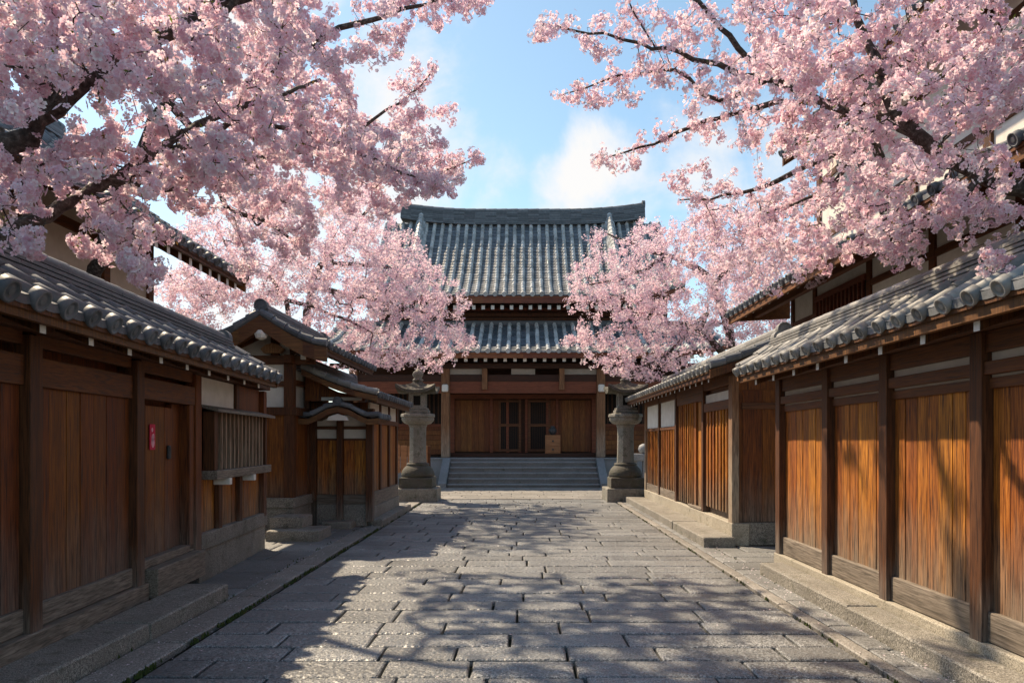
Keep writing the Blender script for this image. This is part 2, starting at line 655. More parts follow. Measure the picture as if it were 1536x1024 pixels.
def verge(T, s, prof, d, tmat, wmat, parent, r=.07, board=.2, both=None):
    """rolled tiles along the sloping edge and the barge board below; d = -1/+1 outward along s"""
    p = resample(prof, .24)
    mb = MB(T)
    for k in range(len(p) - 1):
        mb.tube([(s, p[k][0], p[k][1] + .035), (s, p[k + 1][0], p[k + 1][1] + .05)], [r * .9, r * 1.04], 10)
        mb.tube([(s + d * -.15, p[k][0], p[k][1] + .03), (s + d * -.15, p[k + 1][0], p[k + 1][1] + .045)], [r * .9, r * 1.04], 10)
    a = mb.build('verge_tile', tmat, parent, smooth=False)
    mb = MB(T)
    q = resample(prof, .2)
    s0, s1 = sorted((s - d * .03, s + d * .03))
    for k in range(len(q) - 1):
        (o0, z0), (o1, z1) = q[k], q[k + 1]
        mb.hexa([(s0, o0, z0 - board), (s1, o0, z0 - board), (s1, o1, z1 - board), (s0, o1, z1 - board)],
                [(s0, o0, z0 - .03), (s1, o0, z0 - .03), (s1, o1, z1 - .03), (s0, o1, z1 - .03)])
    b = mb.build('barge_board', wmat, parent)
    return a, b


def rafters(T, ss, prof_pts, parent, w=.06, h=.075, wood_m=None, drop=.09, lift=None):
    """one rafter per position, its outer end painted white; prof_pts=((o0,z0),(o1,z1))"""
    (o0, z0), (o1, z1) = prof_pts
    for s in ss:
        mb = MB(T)
        l = lift(s) if lift else 0
        mb.hexa([(s - w / 2, o0, z0 - drop - h), (s + w / 2, o0, z0 - drop - h), (s + w / 2, o1, z1 - drop - h + l), (s - w / 2, o1, z1 - drop - h + l)],
                [(s - w / 2, o0, z0 - drop), (s + w / 2, o0, z0 - drop), (s + w / 2, o1, z1 - drop + l), (s - w / 2, o1, z1 - drop + l)])
        e = .004
        mb.hexa([(s - w / 2 - .002, o1, z1 - drop - h - .002 + l), (s + w / 2 + .002, o1, z1 - drop - h - .002 + l), (s + w / 2 + .002, o1 + e, z1 - drop - h - .002 + l), (s - w / 2 - .002, o1 + e, z1 - drop - h - .002 + l)],
                [(s - w / 2 - .002, o1, z1 - drop + .002 + l), (s + w / 2 + .002, o1, z1 - drop + .002 + l), (s + w / 2 + .002, o1 + e, z1 - drop + .002 + l), (s - w / 2 - .002, o1 + e, z1 - drop + .002 + l)], 1)
        mb.build('rafter', [wood_m or M['post'], M['white']], parent)


def bx(name, mat, parent, T, *b, bevel=.006):
    return MB(T).box(*b).build(name, mat, parent, bevel)


def stone_row(mb, x0, x1, y0, y1, zt, th, lens, horiz, joint, rg, jit=.004, ch=.010, tilt=.003):
    """a run of dressed stones inside a rectangle; horiz True = divided along x, else along y"""
    a, e = (x0, x1) if horiz else (y0, y1)
    c = a - (rg.uniform(0, .5) if horiz else 0)
    while c < e - .02:
        d = min(c + rg.uniform(*lens), e)
        if e - d < lens[0] * .4:
            d = e
        if d > a + .05:
            p0, p1 = max(c, a) + joint / 2, d - joint / 2
            X0, X1, Y0, Y1 = (p0, p1, y0 + joint / 2, y1 - joint / 2) if horiz else (x0 + joint / 2, x1 - joint / 2, p0, p1)
            if X1 - X0 > .03 and Y1 - Y0 > .03:
                pave(mb, X0, X1, Y0, Y1, zt, th, rg, jit, ch, tilt)
        c = d


def pave(mb, X0, X1, Y0, Y1, zt, th, rg, jit, ch, tilt):
    nx, ny = max(2, int((X1 - X0) / .16)), max(2, int((Y1 - Y0) / .16))
    out = []
    for i in range(nx):
        out.append((X0 + (X1 - X0) * i / nx, Y0, 0, 1))
    for i in range(ny):
        out.append((X1, Y0 + (Y1 - Y0) * i / ny, -1, 0))
    for i in range(nx):
        out.append((X1 - (X1 - X0) * i / nx, Y1, 0, -1))
    for i in range(ny):
        out.append((X0, Y1 - (Y1 - Y0) * i / ny, 1, 0))
    cx, cy = (X0 + X1) / 2, (Y0 + Y1) / 2
    tx, ty = rg.uniform(-tilt, tilt), rg.uniform(-tilt, tilt)
    dz = rg.uniform(-.004, .004)
    sx, sy = rg.uniform(-.012, .012), rg.uniform(-.006, .006)
    rings = [[], [], [], []]
    for (x, y, ix, iy) in out:
        jx, jy = rg.uniform(-jit, jit), rg.uniform(-jit, jit)
        x2 = x + jx + sx * (y - cy)
        y2 = y + jy + sy * (x - cx)
        z = zt + dz + tx * (x - cx) + ty * (y - cy) - .003
        rings[0].append((x2, y2, zt - th))
        rings[1].append((x2, y2, z - ch))
        k = .012
        fx, fy = (cx - x2) / max(abs(X1 - X0) / 2, .01), (cy - y2) / max(abs(Y1 - Y0) / 2, .01)
        rings[2].append((x2 + fx * k, y2 + fy * k, z - ch * .15 + rg.uniform(-.001, .001)))
        rings[3].append((x2 + fx * .05, y2 + fy * .05, z + .001 + rg.uniform(-.0015, .0015)))
    n = len(out)
    vs = rings[0] + rings[1] + rings[2] + rings[3]
    fs = [(k * n + i, k * n + (i + 1) % n, (k + 1) * n + (i + 1) % n, (k + 1) * n + i) for k in range(3) for i in range(n)]
    fs.append(tuple(3 * n + i for i in range(n)))
    mb.add(vs, fs)


# ------------------------------------------------------------------ ground
struct(MB().add([(-900, -900, -.06), (900, -900, -.06), (900, 1500, -.06), (-900, 1500, -.06)], [(0, 1, 2, 3)]).build('ground', M['soil']))

rg = random.Random(3)
mb = MB()
y = 1.6
while y < 20.4:
    dpt = rg.uniform(.28, .50)
    y1 = min(y + dpt, 20.45)
    stone_row(mb, -2.60, 2.50, y, y1, 0, .055, (.5, 1.35), True, .023, rg, .004, .010)
    y = y1
struct(mb.build('road', M['paver']))

mb = MB()
stone_row(mb, -2.98, -2.66, 1.6, 20.4, .012, .06, (.9, 1.9), False, .014, rg, .002)
stone_row(mb, 2.52, 2.66, 1.6, 20.4, .012, .06, (.9, 1.9), False, .014, rg, .002)
stone_row(mb, -7.0, 7.0, 20.46, 20.66, .010, .06, (.9, 1.6), True, .012, rg, .002)
struct(mb.build('kerb', M['edging']))

mb = MB()
y = 1.6
while y < 20.4:
    y1 = min(y + rg.uniform(.32, .6), 20.4)
    stone_row(mb, 2.67, 4.6 if 8.9 < y < 11.2 else 3.3, y, y1, .004, .05, (.5, .9), True, .016, rg)
    y = y1
y = 7.2
while y < 20.4:
    y1 = min(y + rg.uniform(.5, 1.2), 20.4)
    stone_row(mb, -5.2, -2.99, y, y1, .002, .05, (.6, 1.3), True, .014, rg)
    y = y1
stone_row(mb, -3.6, -2.99, 1.6, 7.2, .002, .05, (.9, 1.6), False, .016, rg)
struct(mb.build('pavement', M['slab']))

mb = MB()
y = 20.67
while y < 31:
    y1 = y + rg.uniform(.35, .6)
    stone_row(mb, -14, 14, y, y1, -.004, .05, (.5, 1.1), True, .014, rg)
    y = y1
struct(mb.build('courtyard', M['edging']))

# moss in the gutter lines
mb = MB()
for k in range(2600):
    side = rg.random()
    yy = 3 + 16 * rg.random() ** 1.6
    if side < .6:
        x = -2.63 + rg.gauss(0, .012)
    elif side < .75:
        x = 2.90 + rg.gauss(0, .02)
    elif side < .85:
        x = 2.51 + rg.gauss(0, .006)
    else:
        x = -3.02 + rg.gauss(0, .02)
    if rg.random() > .35 + .65 * (math.sin(yy * 3.1 + x * 5) + math.sin(yy * 7.7)) / 2:
        continue
    h, w = rg.uniform(.008, .028), rg.uniform(.008, .022)
    a = rg.uniform(0, 3.1)
    mb.add([(x + w * math.cos(a + i * 2.094), yy + w * math.sin(a + i * 2.094), -.02) for i in range(3)] + [(x + rg.uniform(-.01, .01), yy + rg.uniform(-.01, .01), h)],
           [(0, 1, 3), (1, 2, 3), (2, 0, 3)])
struct(mb.build('moss', M['moss']), 'stuff')


def ledge(x0, x1, ys, h, label):
    """a row of long granite blocks forming a raised ledge"""
    t = thing('stone_ledge', ((x0 + x1) / 2, (ys[0] + ys[-1]) / 2, 0), label, 'stone ledge', 'granite ledges along the house fronts')
    for a, b in zip(ys, ys[1:]):
        m = MB()
        pave(m, x0, x1, a + .004, b - .004, h, h + .04, random.Random(int(a * 10)), .005, .018, .004)
        m.build('kerb_block', M['granite'], t)
    return t


ledge(2.88, 3.16, [2.2, 4.3, 6.5, 8.85], .15, 'long speckled granite ledge at the foot of the sunlit orange fence')
ledge(2.76, 3.24, [11.1, 13.4, 15.8, 17.6, 19.5], .15, 'granite ledge along the plank house beside the lantern')
ledge(-3.42, -2.99, [2.2, 4.2, 5.9, 7.5], .15, 'dark granite ledge below the shaded fence, left of the road')
ledge(-2.84, -2.62, [13.9, 15.3, 17.4], .13, 'low mossy ledge beside the small gateway, ending near the lantern')

# ------------------------------------------------------------------ right near fence
T = face_right(3.25)
t = thing('plank_fence', (3.25, 6, 0), 'sunlit orange plank fence with stout posts under a grey tile coping', 'fence')
posts = [2.55, 3.85, 5.13, 6.45, 7.69, 9.1]
for s in posts:
    bx('post', M['post'], t, T, s - .07, s + .07, -.05, .075, .2, 2.36)
for a, b in zip(posts, posts[1:]):
    a, b = a + .07, b - .07
    m = MB(T)
    planks(m, a, b, .42, 1.97, 0, w=.17)
    m.build('plank_panel', M['plank'], t, .003)
    bx('sill_board', M['sill_y'], t, T, a, b, -.04, .035, .22, .43, bevel=.01)
    bx('lower_rail', M['beam_y'], t, T, a, b, -.04, .022, 1.965, 2.04)
    bx('plaster_strip', M['plaster'], t, T, a, b, -.05, .006, 2.04, 2.25)
    bx('middle_rail', M['beam_y'], t, T, a, b, -.03, .06, 2.06, 2.15)
    bx('head_beam', M['beam_y'], t, T, a, b, -.05, .045, 2.215, 2.36)
bx('plinth', M['limestone'], t, T, 2.2, 9.2, -.1, .085, -.05, .215, bevel=.012)
bx('wall_plate', M['post'], t, T, 2.3, 9.25, -.12, .14, 2.362, 2.46)
bx('back_board', M['plank_shaded'], t, T, 2.3, 9.16, -.16, -.07, .0, 2.36)
pf = curve_profile(.02, 2.80, .46, 2.50, .05)
pb = [(-o - .02, z) for o, z in pf]
tile_slope(T, 2.2, 9.42, pf, (M['tile_light'], M['tile']), t, r=.053)
tile_slope(lambda s, o, z: T(s, -.02 - o, z), 2.2, 9.42, pf, (M['tile_light'], M['tile']), t)
soffit(T, 2.2, 9.46, pf, M['post'], t, .045, .03)
soffit(lambda s, o, z: T(s, -.02 - o, z), 2.2, 9.46, pf, M['post'], t, .045, .03)
ridge(T, 2.2, 9.3, 0, 2.76, .26, 4, .036, .062, M['tile_light'], t)
rafters(T, [2.75 + .62 * i for i in range(11)], ((0, 2.56), (.385, 2.415)), t, .055, .075, drop=.045)
for s in (9.46,):
    verge(T, s, pf, 1, M['tile_light'], M['beam_y'], t, .055, .12)

# ------------------------------------------------------------------ right plank house further on
T = face_right(3.3)
t = thing('plank_house', (3.9, 15, 0), 'low plank house with two white plaster panels and tiled roof, beside the lantern', 'house')
bx('wall', M['plank_shaded'], t, ident, 3.36, 5.6, 11.36, 19.3, 0, 2.75, bevel=0)
for s, w in ((11.38, .2), (13.15, .12), (15.45, .14), (17.35, .12), (19.22, .16)):
    bx('post', M['hall_post'] if w > .15 else M['post'], t, T, s - w / 2, s + w / 2, -.05, .06, .2, 2.62)
for a, b, z0, z1 in ((11.48, 13.09, .46, 2.12), (13.85, 15.38, .38, 2.34), (15.52, 17.29, .52, 1.86), (17.41, 19.14, .52, 1.86)):
    m = MB(T)
    planks(m, a, b, z0, z1, .01, w=.19, batten=True)
    m.build('plank_panel', M['plank'], t, .003)
m = MB(T)
planks(m, 13.22, 13.8, .38, 2.34, -.03, w=.2)
m.build('door', M['plank'], t, .003)
bx('vent_slot', M['dark'], t, T, 13.25, 14.2, -.02, .028, .2, .36)
bx('vent_hood', M['sill_y'], t, T, 13.2, 14.25, -.02, .07, .36, .40)
for a, b in ((15.52, 17.29), (17.41, 19.14)):
    bx('plaster_panel', M['plaster_white'], t, T, a, b, -.05, .008, 1.93, 2.5)
    bx('panel_rail', M['beam_y'], t, T, a, b, -.05, .04, 1.86, 1.93)
    bx('panel_base', M['sill_y'], t, T, a, b, -.04, .03, .34, .53)
bx('plaster_panel', M['plaster_white'], t, T, 11.48, 13.09, -.05, .008, 2.27, 2.42)
bx('panel_rail', M['beam_y'], t, T, 11.48, 13.09, -.05, .045, 2.12, 2.27)
bx('head_beam', M['beam_y'], t, T, 11.3, 19.3, -.05, .05, 2.5, 2.66)
bx('lintel', M['beam_y'], t, T, 13.21, 15.38, -.05, .04, 2.34, 2.5)
bx('plinth', M['limestone'], t, T, 11.25, 19.3, -.2, .07, 0, .345, bevel=.012)
# near end wall, facing the viewer
E = face_front(11.36)
m = MB(E)
planks(m, 3.42, 4.9, .36, 2.4, .012, w=.3)
m.build('end_planks', M['plank_shaded'], t, .003)
bx('end_rail', M['beam_x'], t, E, 3.41, 4.9, .0, .035, 2.1, 2.2)
bx('end_post', M['post'], t, E, 3.98, 4.1, .0, .05, .36, 2.6)
bx('end_plinth', M['granite'], t, E, 3.44, 4.9, -.05, .05, 0, .35, bevel=.01)
pf = curve_profile(-.7, 3.16, .45, 2.72, .08)
tile_slope(T, 11.2, 20.3, pf, (M['tile_light'], M['tile']), t, spacing=.28, r=.056)
Tb = lambda s, o, z: T(s, -1.4 - o, z)
tile_slope(Tb, 11.2, 20.3, pf, (M['tile_light'], M['tile']), t, spacing=.28, r=.056)
soffit(T, 11.1, 20.3, pf, M['post'], t, .045, .03)
soffit(Tb, 11.1, 20.3, pf, M['post'], t, .045, .03)
ridge(T, 11.15, 20.35, -.7, 3.1, .3, 4, .05, .08, M['tile_light'], t)
verge(T, 11.1, pf, -1, M['tile'], M['post'], t, .065, .16)
verge(Tb, 11.1, pf, -1, M['tile'], M['post'], t, .065, .16)
m = MB(E)
m.add([(3.35, 0, 2.6), (5.05, 0, 2.6), (4.0, 0, 3.1), (3.35, -.03, 2.6), (5.05, -.03, 2.6), (4.0, -.03, 3.1)], [(0, 1, 2), (3, 5, 4), (0, 3, 4, 1), (1, 4, 5, 2), (2, 5, 3, 0)])
m.build('gable_wall', M['plank_shaded'], t)
rafters(T, [11.45 + .42 * i for i in range(21)], ((-.1, 2.84), (.375, 2.655)), t, .055, .075, drop=.055)

# ------------------------------------------------------------------ right two storey house behind
T = face_right(5.4)
t = thing('plaster_house', (7, 10, 0), 'two storey plaster house with barred window rising behind the orange fence', 'house')
bx('wall', M['plaster_white'], t, ident, 5.4, 9.2, 4.0, 14.6, 0, 4.6, bevel=0)
for s in (14.54, 13.45, 11.35, 9.6, 7.9, 6.2, 4.4):
    bx('post', M['beam_y'], t, T, s - .07, s + .07, -.02, .035, 2.0, 4.45)
for a, b in zip((4.47, 6.27, 7.97, 9.67), (6.13, 7.83, 9.53, 11.28)):
    bx('rail', M['beam_y'], t, T, a, b, -.02, .03, 4.0, 4.1)
bx('rail', M['beam_y'], t, T, 13.52, 14.47, -.02, .03, 3.85, 3.95)
w = bx('window', M['dark'], t, T, 11.42, 13.38, -.02, .01, 3.1, 4.22)
bx('window_frame', M['fascia'], w, T, 11.42, 13.38, 0, .06, 4.13, 4.22)
bx('window_frame', M['fascia'], w, T, 11.42, 13.38, 0, .06, 3.08, 3.17)
for i in range(13):
    bx('window_bar', M['fascia'], w, T, 11.5 + i * .15, 11.55 + i * .15, .012, .05, 3.17, 4.13, bevel=.003)
pf = curve_profile(-.35, 5.0, 1.1, 4.22, .06)
tile_slope(T, 3.5, 15.2, pf, (M['tile'], M['tile']), t, spacing=.32, r=.06)
soffit(T, 3.5, 15.25, pf, M['beam_y'], t, .05, .035, fascia=.1)
verge(T, 15.2, pf, 1, M['tile'], M['beam_y'], t, .06, .2)
rafters(T, [4.0 + .45 * i for i in range(25)], ((-.3, 4.9), (1.0, 4.21)), t, .07, .08, M['beam_y'], drop=.09)
m = MB(T)
m.prism([((15.0, o, z), (15.08, o, z)) for o, z in ((-.1, 4.12), (1.02, 4.06), (1.02, 4.14), (-.1, 4.62))])
m.build('eave_end_board', M['beam_y'], t)
bx('eave_beam', M['beam_y'], t, T, 3.6, 15.0, .55, .66, 4.12, 4.24)
bx('upper_wall', M['plaster_white'], t, ident, 5.75, 9.0, 4.2, 14.2, 4.6, 7.2, bevel=0)
for s in (14.12, 12.4, 10.7, 9.0, 7.3, 5.6, 4.3):
    bx('upper_post', M['post'], t, T, s - .08, s + .08, -.36, -.31, 4.8, 7.1)
for z in (5.4, 6.5):
    for a, b in zip((4.38, 5.68, 7.38, 9.08, 10.78, 12.48), (5.52, 7.22, 8.92, 10.62, 12.32, 14.04)):
        bx('upper_rail', M['post'], t, T, a, b, -.36, -.32, z, z + .12)
pf = curve_profile(-2.0, 8.9, .55, 6.95, .06)
Tb = lambda s, o, z: T(s, -4 - o, z)
for TT in (T, Tb):
    tile_slope(TT, 3.6, 13.6, pf, (M['tile'], M['tile']), t, spacing=.32, r=.06)
    soffit(TT, 3.6, 13.65, pf, M['beam_y'], t, .05, .035, fascia=.1)
    verge(TT, 13.6, pf, 1, M['tile'], M['beam_y'], t, .06, .25)
ridge(T, 3.6, 13.7, -2, 8.85, .35, 4, .05, .09, M['tile'], t)
rafters(T, [4.0 + .45 * i for i in range(22)], ((-.3, 7.65), (.45, 7.03)), t, .07, .08, M['beam_y'], drop=.09)

# ------------------------------------------------------------------ left near house front
KL = .07
T = face_left(-3.45, 5.0, KL)
t = thing('townhouse', (-3.6, 7, 0), 'shaded dark plank house front with door, barred window and tiled eave', 'house')
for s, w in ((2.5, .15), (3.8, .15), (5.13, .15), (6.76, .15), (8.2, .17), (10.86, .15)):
    bx('post', M['post'] if s < 8 else M['plank_shaded'], t, T, s - w / 2, s + w / 2, -.05, .07, .16 if s < 8.3 else .5, 2.34)
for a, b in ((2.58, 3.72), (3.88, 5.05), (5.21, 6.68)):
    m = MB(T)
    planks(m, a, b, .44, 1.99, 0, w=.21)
    m.build('plank_panel', M['plank_shaded'], t, .003)
    bx('sill_board', M['sill_y'], t, T, a, b, -.04, .03, .28, .45, bevel=.01)
    bx('lower_rail', M['beam_y'], t, T, a, b, -.04, .03, 1.99, 2.2)
    bx('head_beam', M['beam_y'], t, T, a, b, -.04, .02, 2.27, 2.4)
bx('base_beam', M['sill_y'], t, T, 2.3, 6.9, -.1, .085, .0, .275, bevel=.012)
d = MB(T)
planks(d, 6.86, 7.72, .42, 1.95, -.03, w=.24)
d = d.build('door', M['plank_shaded'], t, .003)
bx('handle', M['metal'], d, T, 7.56, 7.62, -.03, .0, 1.42, 1.56, bevel=.01)
bx('door_jamb', M['plank_shaded'], t, T, 7.98, 8.1, -.08, .05, .42, 2.0)
bx('side_panel', M['plank_shaded'], t, T, 7.76, 7.98, -.12, -.06, .42, 2.0)
bx('threshold', M['sill_y'], t, T, 6.85, 8.1, -.08, .05, .40, .48, bevel=.008)
bx('door_step', M['sill_y'], t, T, 6.92, 8.16, -.08, .16, .12, .398, bevel=.012)
bx('door_lintel', M['beam_y'], t, T, 6.84, 8.11, -.05, .06, 2.0, 2.2)
bx('door_head', M['beam_y'], t, T, 6.84, 8.11, -.05, .035, 2.25, 2.4)
# window bay
bx('plaster_panel', M['plaster_white'], t, T, 8.29, 9.62, -.05, .0, 2.02, 2.35)
bx('strut', M['post'], t, T, 9.62, 9.74, -.05, .04, 1.95, 2.35)
bx('upper_panel', M['hall_plank'], t, T, 9.74, 10.78, -.05, .0, 2.0, 2.35)
m = MB(T)
planks(m, 8.29, 10.78, .54, 1.2, .0, w=.25)
m.build('plank_panel', M['plank'], t, .003)
for s in (8.95, 9.75):
    bx('strut', M['post'], t, T, s - .06, s + .06, .0, .06, .4, 1.16)
w = bx('window', M['dark'], t, T, 8.62, 10.62, -.05, .0, 1.28, 1.98)
m = MB(T)
m.hexa([(8.4, 0, 1.995), (10.85, 0, 1.995), (10.85, .22, 1.94), (8.4, .22, 1.94)], [(8.4, 0, 2.03), (10.85, 0, 2.03), (10.85, .22, 1.975), (8.4, .22, 1.975)])
m.build('window_hood', M['sill_y'], t, .004)
bx('window_shelf', M['sill_y'], t, T, 8.45, 10.75, .0, .19, 1.16, 1.265, bevel=.008)
for i in range(12):
    s = 8.78 + i * .155
    bx('window_bar', M['hall_post'], w, T, s - .022, s + .022, .09, .135, 1.265, 1.95, bevel=.003)
bx('window_frame', M['post'], w, T, 8.5, 8.62, .0, .14, 1.265, 1.95)
bx('window_frame', M['post'], w, T, 10.62, 10.7, .0, .14, 1.265, 1.95)
for s in (8.9, 9.9):
    bx('shelf_bracket', M['white'], t, T, s - .045, s + .045, .0, .2, 1.08, 1.16)
bx('plinth_cap', M['granite'], t, T, 8.29, 10.98, -.1, .07, .36, .55, bevel=.012)
m = MB(T)
for a, b in ((8.29, 9.2), (9.2, 10.3), (10.3, 10.96)):
    m.box(a + .003, b - .003, -.1, .04, -.04, .358)
m.build('plinth', M['granite'], t, .01)
bx('back_wall', M['plank_shaded'], t, T, 2.3, 10.9, -.5, -.13, 0, 2.5)
bx('wall_plate', M['post'], t, T, 2.3, 10.95, -.13, .12, 2.36, 2.46)
pf = curve_profile(-.15, 2.84, .45, 2.47, .05)
tile_slope(T, 2.0, 10.05, pf, (M['tile'], M['tile']), t, spacing=.31, r=.066)
Tb = lambda s, o, z: T(s, -.3 - o, z)
tile_slope(Tb, 2.0, 10.05, pf, (M['tile'], M['tile']), t, spacing=.31, r=.066)
soffit(T, 2.0, 10.15, pf, M['post'], t, .05, .03, fascia=.05)
soffit(Tb, 2.0, 10.15, pf, M['post'], t, .05, .03, fascia=.05)
ridge(T, 2.0, 9.7, -.15, 2.79, .3, 4, .042, .075, M['tile'], t)
verge(T, 10.12, pf, 1, M['tile'], M['post'], t, .06, .12)
rafters(T, [2.9 + .6 * i for i in range(12)], ((-.05, 2.6), (.36, 2.43)), t, .06, .08, drop=.055)
c = thing('paper_charm', T(7.2, -.02, 1.66), 'small red paper charm with pale printed mark on the shaded door', 'paper charm')
MB(T).box(7.14, 7.26, -.022, -.016, 1.52, 1.77).build('paper', M['charm_red'], c)
m = MB(T)
for (a, b, r0, r1) in ((7.205, 1.59, .036, .05), (7.2, 1.635, .026, .04), (7.19, 1.715, .02, .022), (7.215, 1.65, .022, .03)):
    m.add([(a + r0 * math.cos(i * .524), -.0145, b + r1 * math.sin(i * .524)) for i in range(12)], [tuple(range(12))])
m.build('printed_mark', M['charm_pale'], c)

# ------------------------------------------------------------------ left gatehouse
t = thing('gatehouse', (-4.4, 13.5, 0), 'gabled gatehouse with white plaster under a curved tiled roof, beside two granite steps', 'gatehouse')
bx('wall', M['plank_shaded'], t, ident, -5.0, -4.04, 12.84, 15.6, 0, 2.1, bevel=0)
bx('upper_wall', M['plaster_white'], t, ident, -4.98, -4.07, 12.86, 15.5, 2.1, 3.0, bevel=0)
E = face_front(12.84)
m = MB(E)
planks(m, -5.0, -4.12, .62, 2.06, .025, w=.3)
m.build('front_planks', M['plank_shaded'], t, .003)
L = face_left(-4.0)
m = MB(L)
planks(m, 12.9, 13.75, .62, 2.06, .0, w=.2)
m.build('side_planks', M['plank_shaded'], t, .003)
bx('corner_post', M['post'], t, ident, -4.14, -3.97, 12.77, 12.93, .6, 3.05)
bx('side_post', M['post'], t, L, 13.7, 13.82, -.05, .04, .6, 2.95)
bx('belt_beam', M['post'], t, E, -5.05, -3.9, -.02, .09, 2.06, 2.2)
bx('belt_beam', M['post'], t, L, 12.95, 13.9, -.06, .09, 2.06, 2.2)
bx('gable_rail', M['beam_x'], t, E, -5.0, -4.15, -.02, .03, 2.56, 2.66)
bx('side_rail', M['beam_y'], t, L, 12.94, 13.69, -.06, -.01, 2.6, 2.7)
bx('tie_beam', M['beam_x'], t, E, -5.15, -3.6, -.03, .07, 2.95, 3.1)
bx('plate_beam', M['beam_y'], t, L, 12.6, 15.6, -.08, .05, 2.96, 3.1)
bx('plinth_cap', M['granite'], t, ident, -5.02, -3.93, 12.72, 13.85, .45, .62, bevel=.012)
bx('plinth', M['granite'], t, ident, -5.0, -3.96, 12.76, 13.85, -.04, .449, bevel=.012)
Tg = face_left(-4.3)
pf = [(o, z) for o, z in zip([0, .15, .35, .55, .75, .95, 1.1], [3.70, 3.61, 3.48, 3.36, 3.26, 3.20, 3.18])]
pfb = pf
Tgb = lambda s, o, z: Tg(s, -o, z)
for TT in (Tg, Tgb):
    tile_slope(TT, 12.25, 15.9, pf, (M['tile'], M['tile']), t, spacing=.26, r=.055, course=.2)
    soffit(TT, 12.1, 15.9, pf, M['post'], t, .05, .03)
    verge(TT, 12.08, pf, -1, M['tile'], M['beam_x'], t, .065, .27)
    rafters(TT, [12.45 + .3 * i for i in range(11)], ((.25, 3.5), (1.02, 3.14)), t, .055, .07, drop=.055)
ridge(Tg, 12.1, 15.9, 0, 3.64, .3, 4, .05, .08, M['tile'], t)
m = MB(E)
m.add([(-4.98, -.01, 3.1), (-4.07, -.01, 3.1), (-4.07, -.01, 3.34), (-4.3, -.01, 3.5), (-4.5, -.01, 3.46), (-4.98, -.01, 3.3)], [tuple(range(6))])
m.add([(-4.98, -.05, 3.1), (-4.07, -.05, 3.1), (-4.07, -.05, 3.34), (-4.3, -.05, 3.5), (-4.5, -.05, 3.46), (-4.98, -.05, 3.3)], [tuple(range(6))])
m.build('gable_panel', M['plaster_white'], t)
bx('gable_strut', M['post'], t, E, -4.37, -4.23, -.02, .06, 3.1, 3.54)
m = MB(E)
m.lathe(-4.3, .72, [(.02, 3.28), (.09, 3.31), (.11, 3.37), (.08, 3.43), (.03, 3.46)], 10)
m.build('gable_pendant', M['white'], t)
m = MB(E)
m.prism([((x, .1, z), (x, .2, z)) for x, z in ((-4.45, 3.13), (-4.15, 3.13), (-4.1, 3.2), (-4.2, 3.27), (-4.3, 3.3), (-4.4, 3.27), (-4.5, 3.2))])
m.build('carved_bracket', M['hall_post'], t)
for x in (-4.95, -3.72):
    bx('bracket_end', M['white'], t, E, x - .04, x + .04, .3, .36, 3.0, 3.1)
    bx('bracket_arm', M['post'], t, E, x - .045, x + .045, .05, .3, 2.99, 3.11)


def step_block(x0, x1, y0, y1, z0, z1, label):
    m = MB()
    pave(m, x0, x1, y0, y1, z1, z1 - z0, random.Random(int(z1 * 90)), .004, .016, .004)
    o = m.build('step_stone', M['granite'])
    o.location = (0, 0, 0)
    return tag(o, label, 'stone step', 'granite steps before the gatehouse')


step_block(-4.1, -3.25, 11.75, 12.55, -.03, .17, 'broad lower granite step before the gatehouse')
step_block(-4.15, -3.62, 12.1, 12.7, .172, .36, 'smaller granite step on top of the broad one')

# ------------------------------------------------------------------ left low side gateway
t = thing('side_gateway', (-3.4, 15, 0), 'low plank gateway with small curved canopy, tiled roof and stone base', 'gateway')
bx('wall', M['plank_shaded'], t, ident, -4.0, -2.93, 13.96, 17.0, 0, 2.35, bevel=0)
E = face_front(13.9)
for x, w in ((-3.93, .12), (-3.42, .11), (-2.86, .13)):
    bx('post', M['post'], t, E, x - w / 2, x + w / 2, -.06, .12, .1 if x > -3.9 else .5, 2.2)
for a, b in ((-3.87, -3.475), (-3.365, -2.925)):
    m = MB(E)
    planks(m, a, b, .6, 1.62, .0, w=.18)
    m.build('plank_panel', M['plank'], t, .003)
    bx('plaster_strip', M['plaster_white'], t, E, a, b, -.05, .0, 1.62, 2.1)
    bx('panel_rail', M['beam_x'], t, E, a, b, -.05, .03, 1.62, 1.66)
    bx('panel_rail', M['beam_x'], t, E, a, b, -.05, .03, 1.83, 1.89)
    bx('base_rail', M['sill_x'], t, E, a, b, -.05, .04, .42, .6)
    bx('base_panel', M['granite'], t, E, a, b, -.05, .02, .0, .42)
bx('head_beam', M['beam_x'], t, E, -4.0, -2.78, -.05, .1, 2.1, 2.22)
L = face_left(-2.9)
m = MB(L)
planks(m, 13.98, 16.9, .62, 1.95, .0, w=.2)
m.build('side_planks', M['plank'], t, .003)
bx('side_sill', M['sill_y'], t, L, 13.98, 17.0, -.03, .05, .35, .62)
bx('side_plinth', M['granite'], t, L, 13.98, 17.0, -.03, .07, 0, .35)
bx('side_rail', M['beam_y'], t, L, 13.98, 17.0, -.03, .05, 1.95, 2.05)
for a, b in ((14.0, 14.9), (15.02, 15.9), (16.02, 16.9)):
    bx('side_plaster', M['plaster_white'], t, L, a, b, -.03, .01, 2.05, 2.35)
for s in (14.96, 15.96, 16.94):
    bx('side_post', M['post'], t, L, s - .06, s + .06, -.03, .04, .62, 2.4)
bx('post_footing', M['granite'], t, ident, -3.68, -3.12, 13.45, 13.88, -.03, .13, bevel=.03)
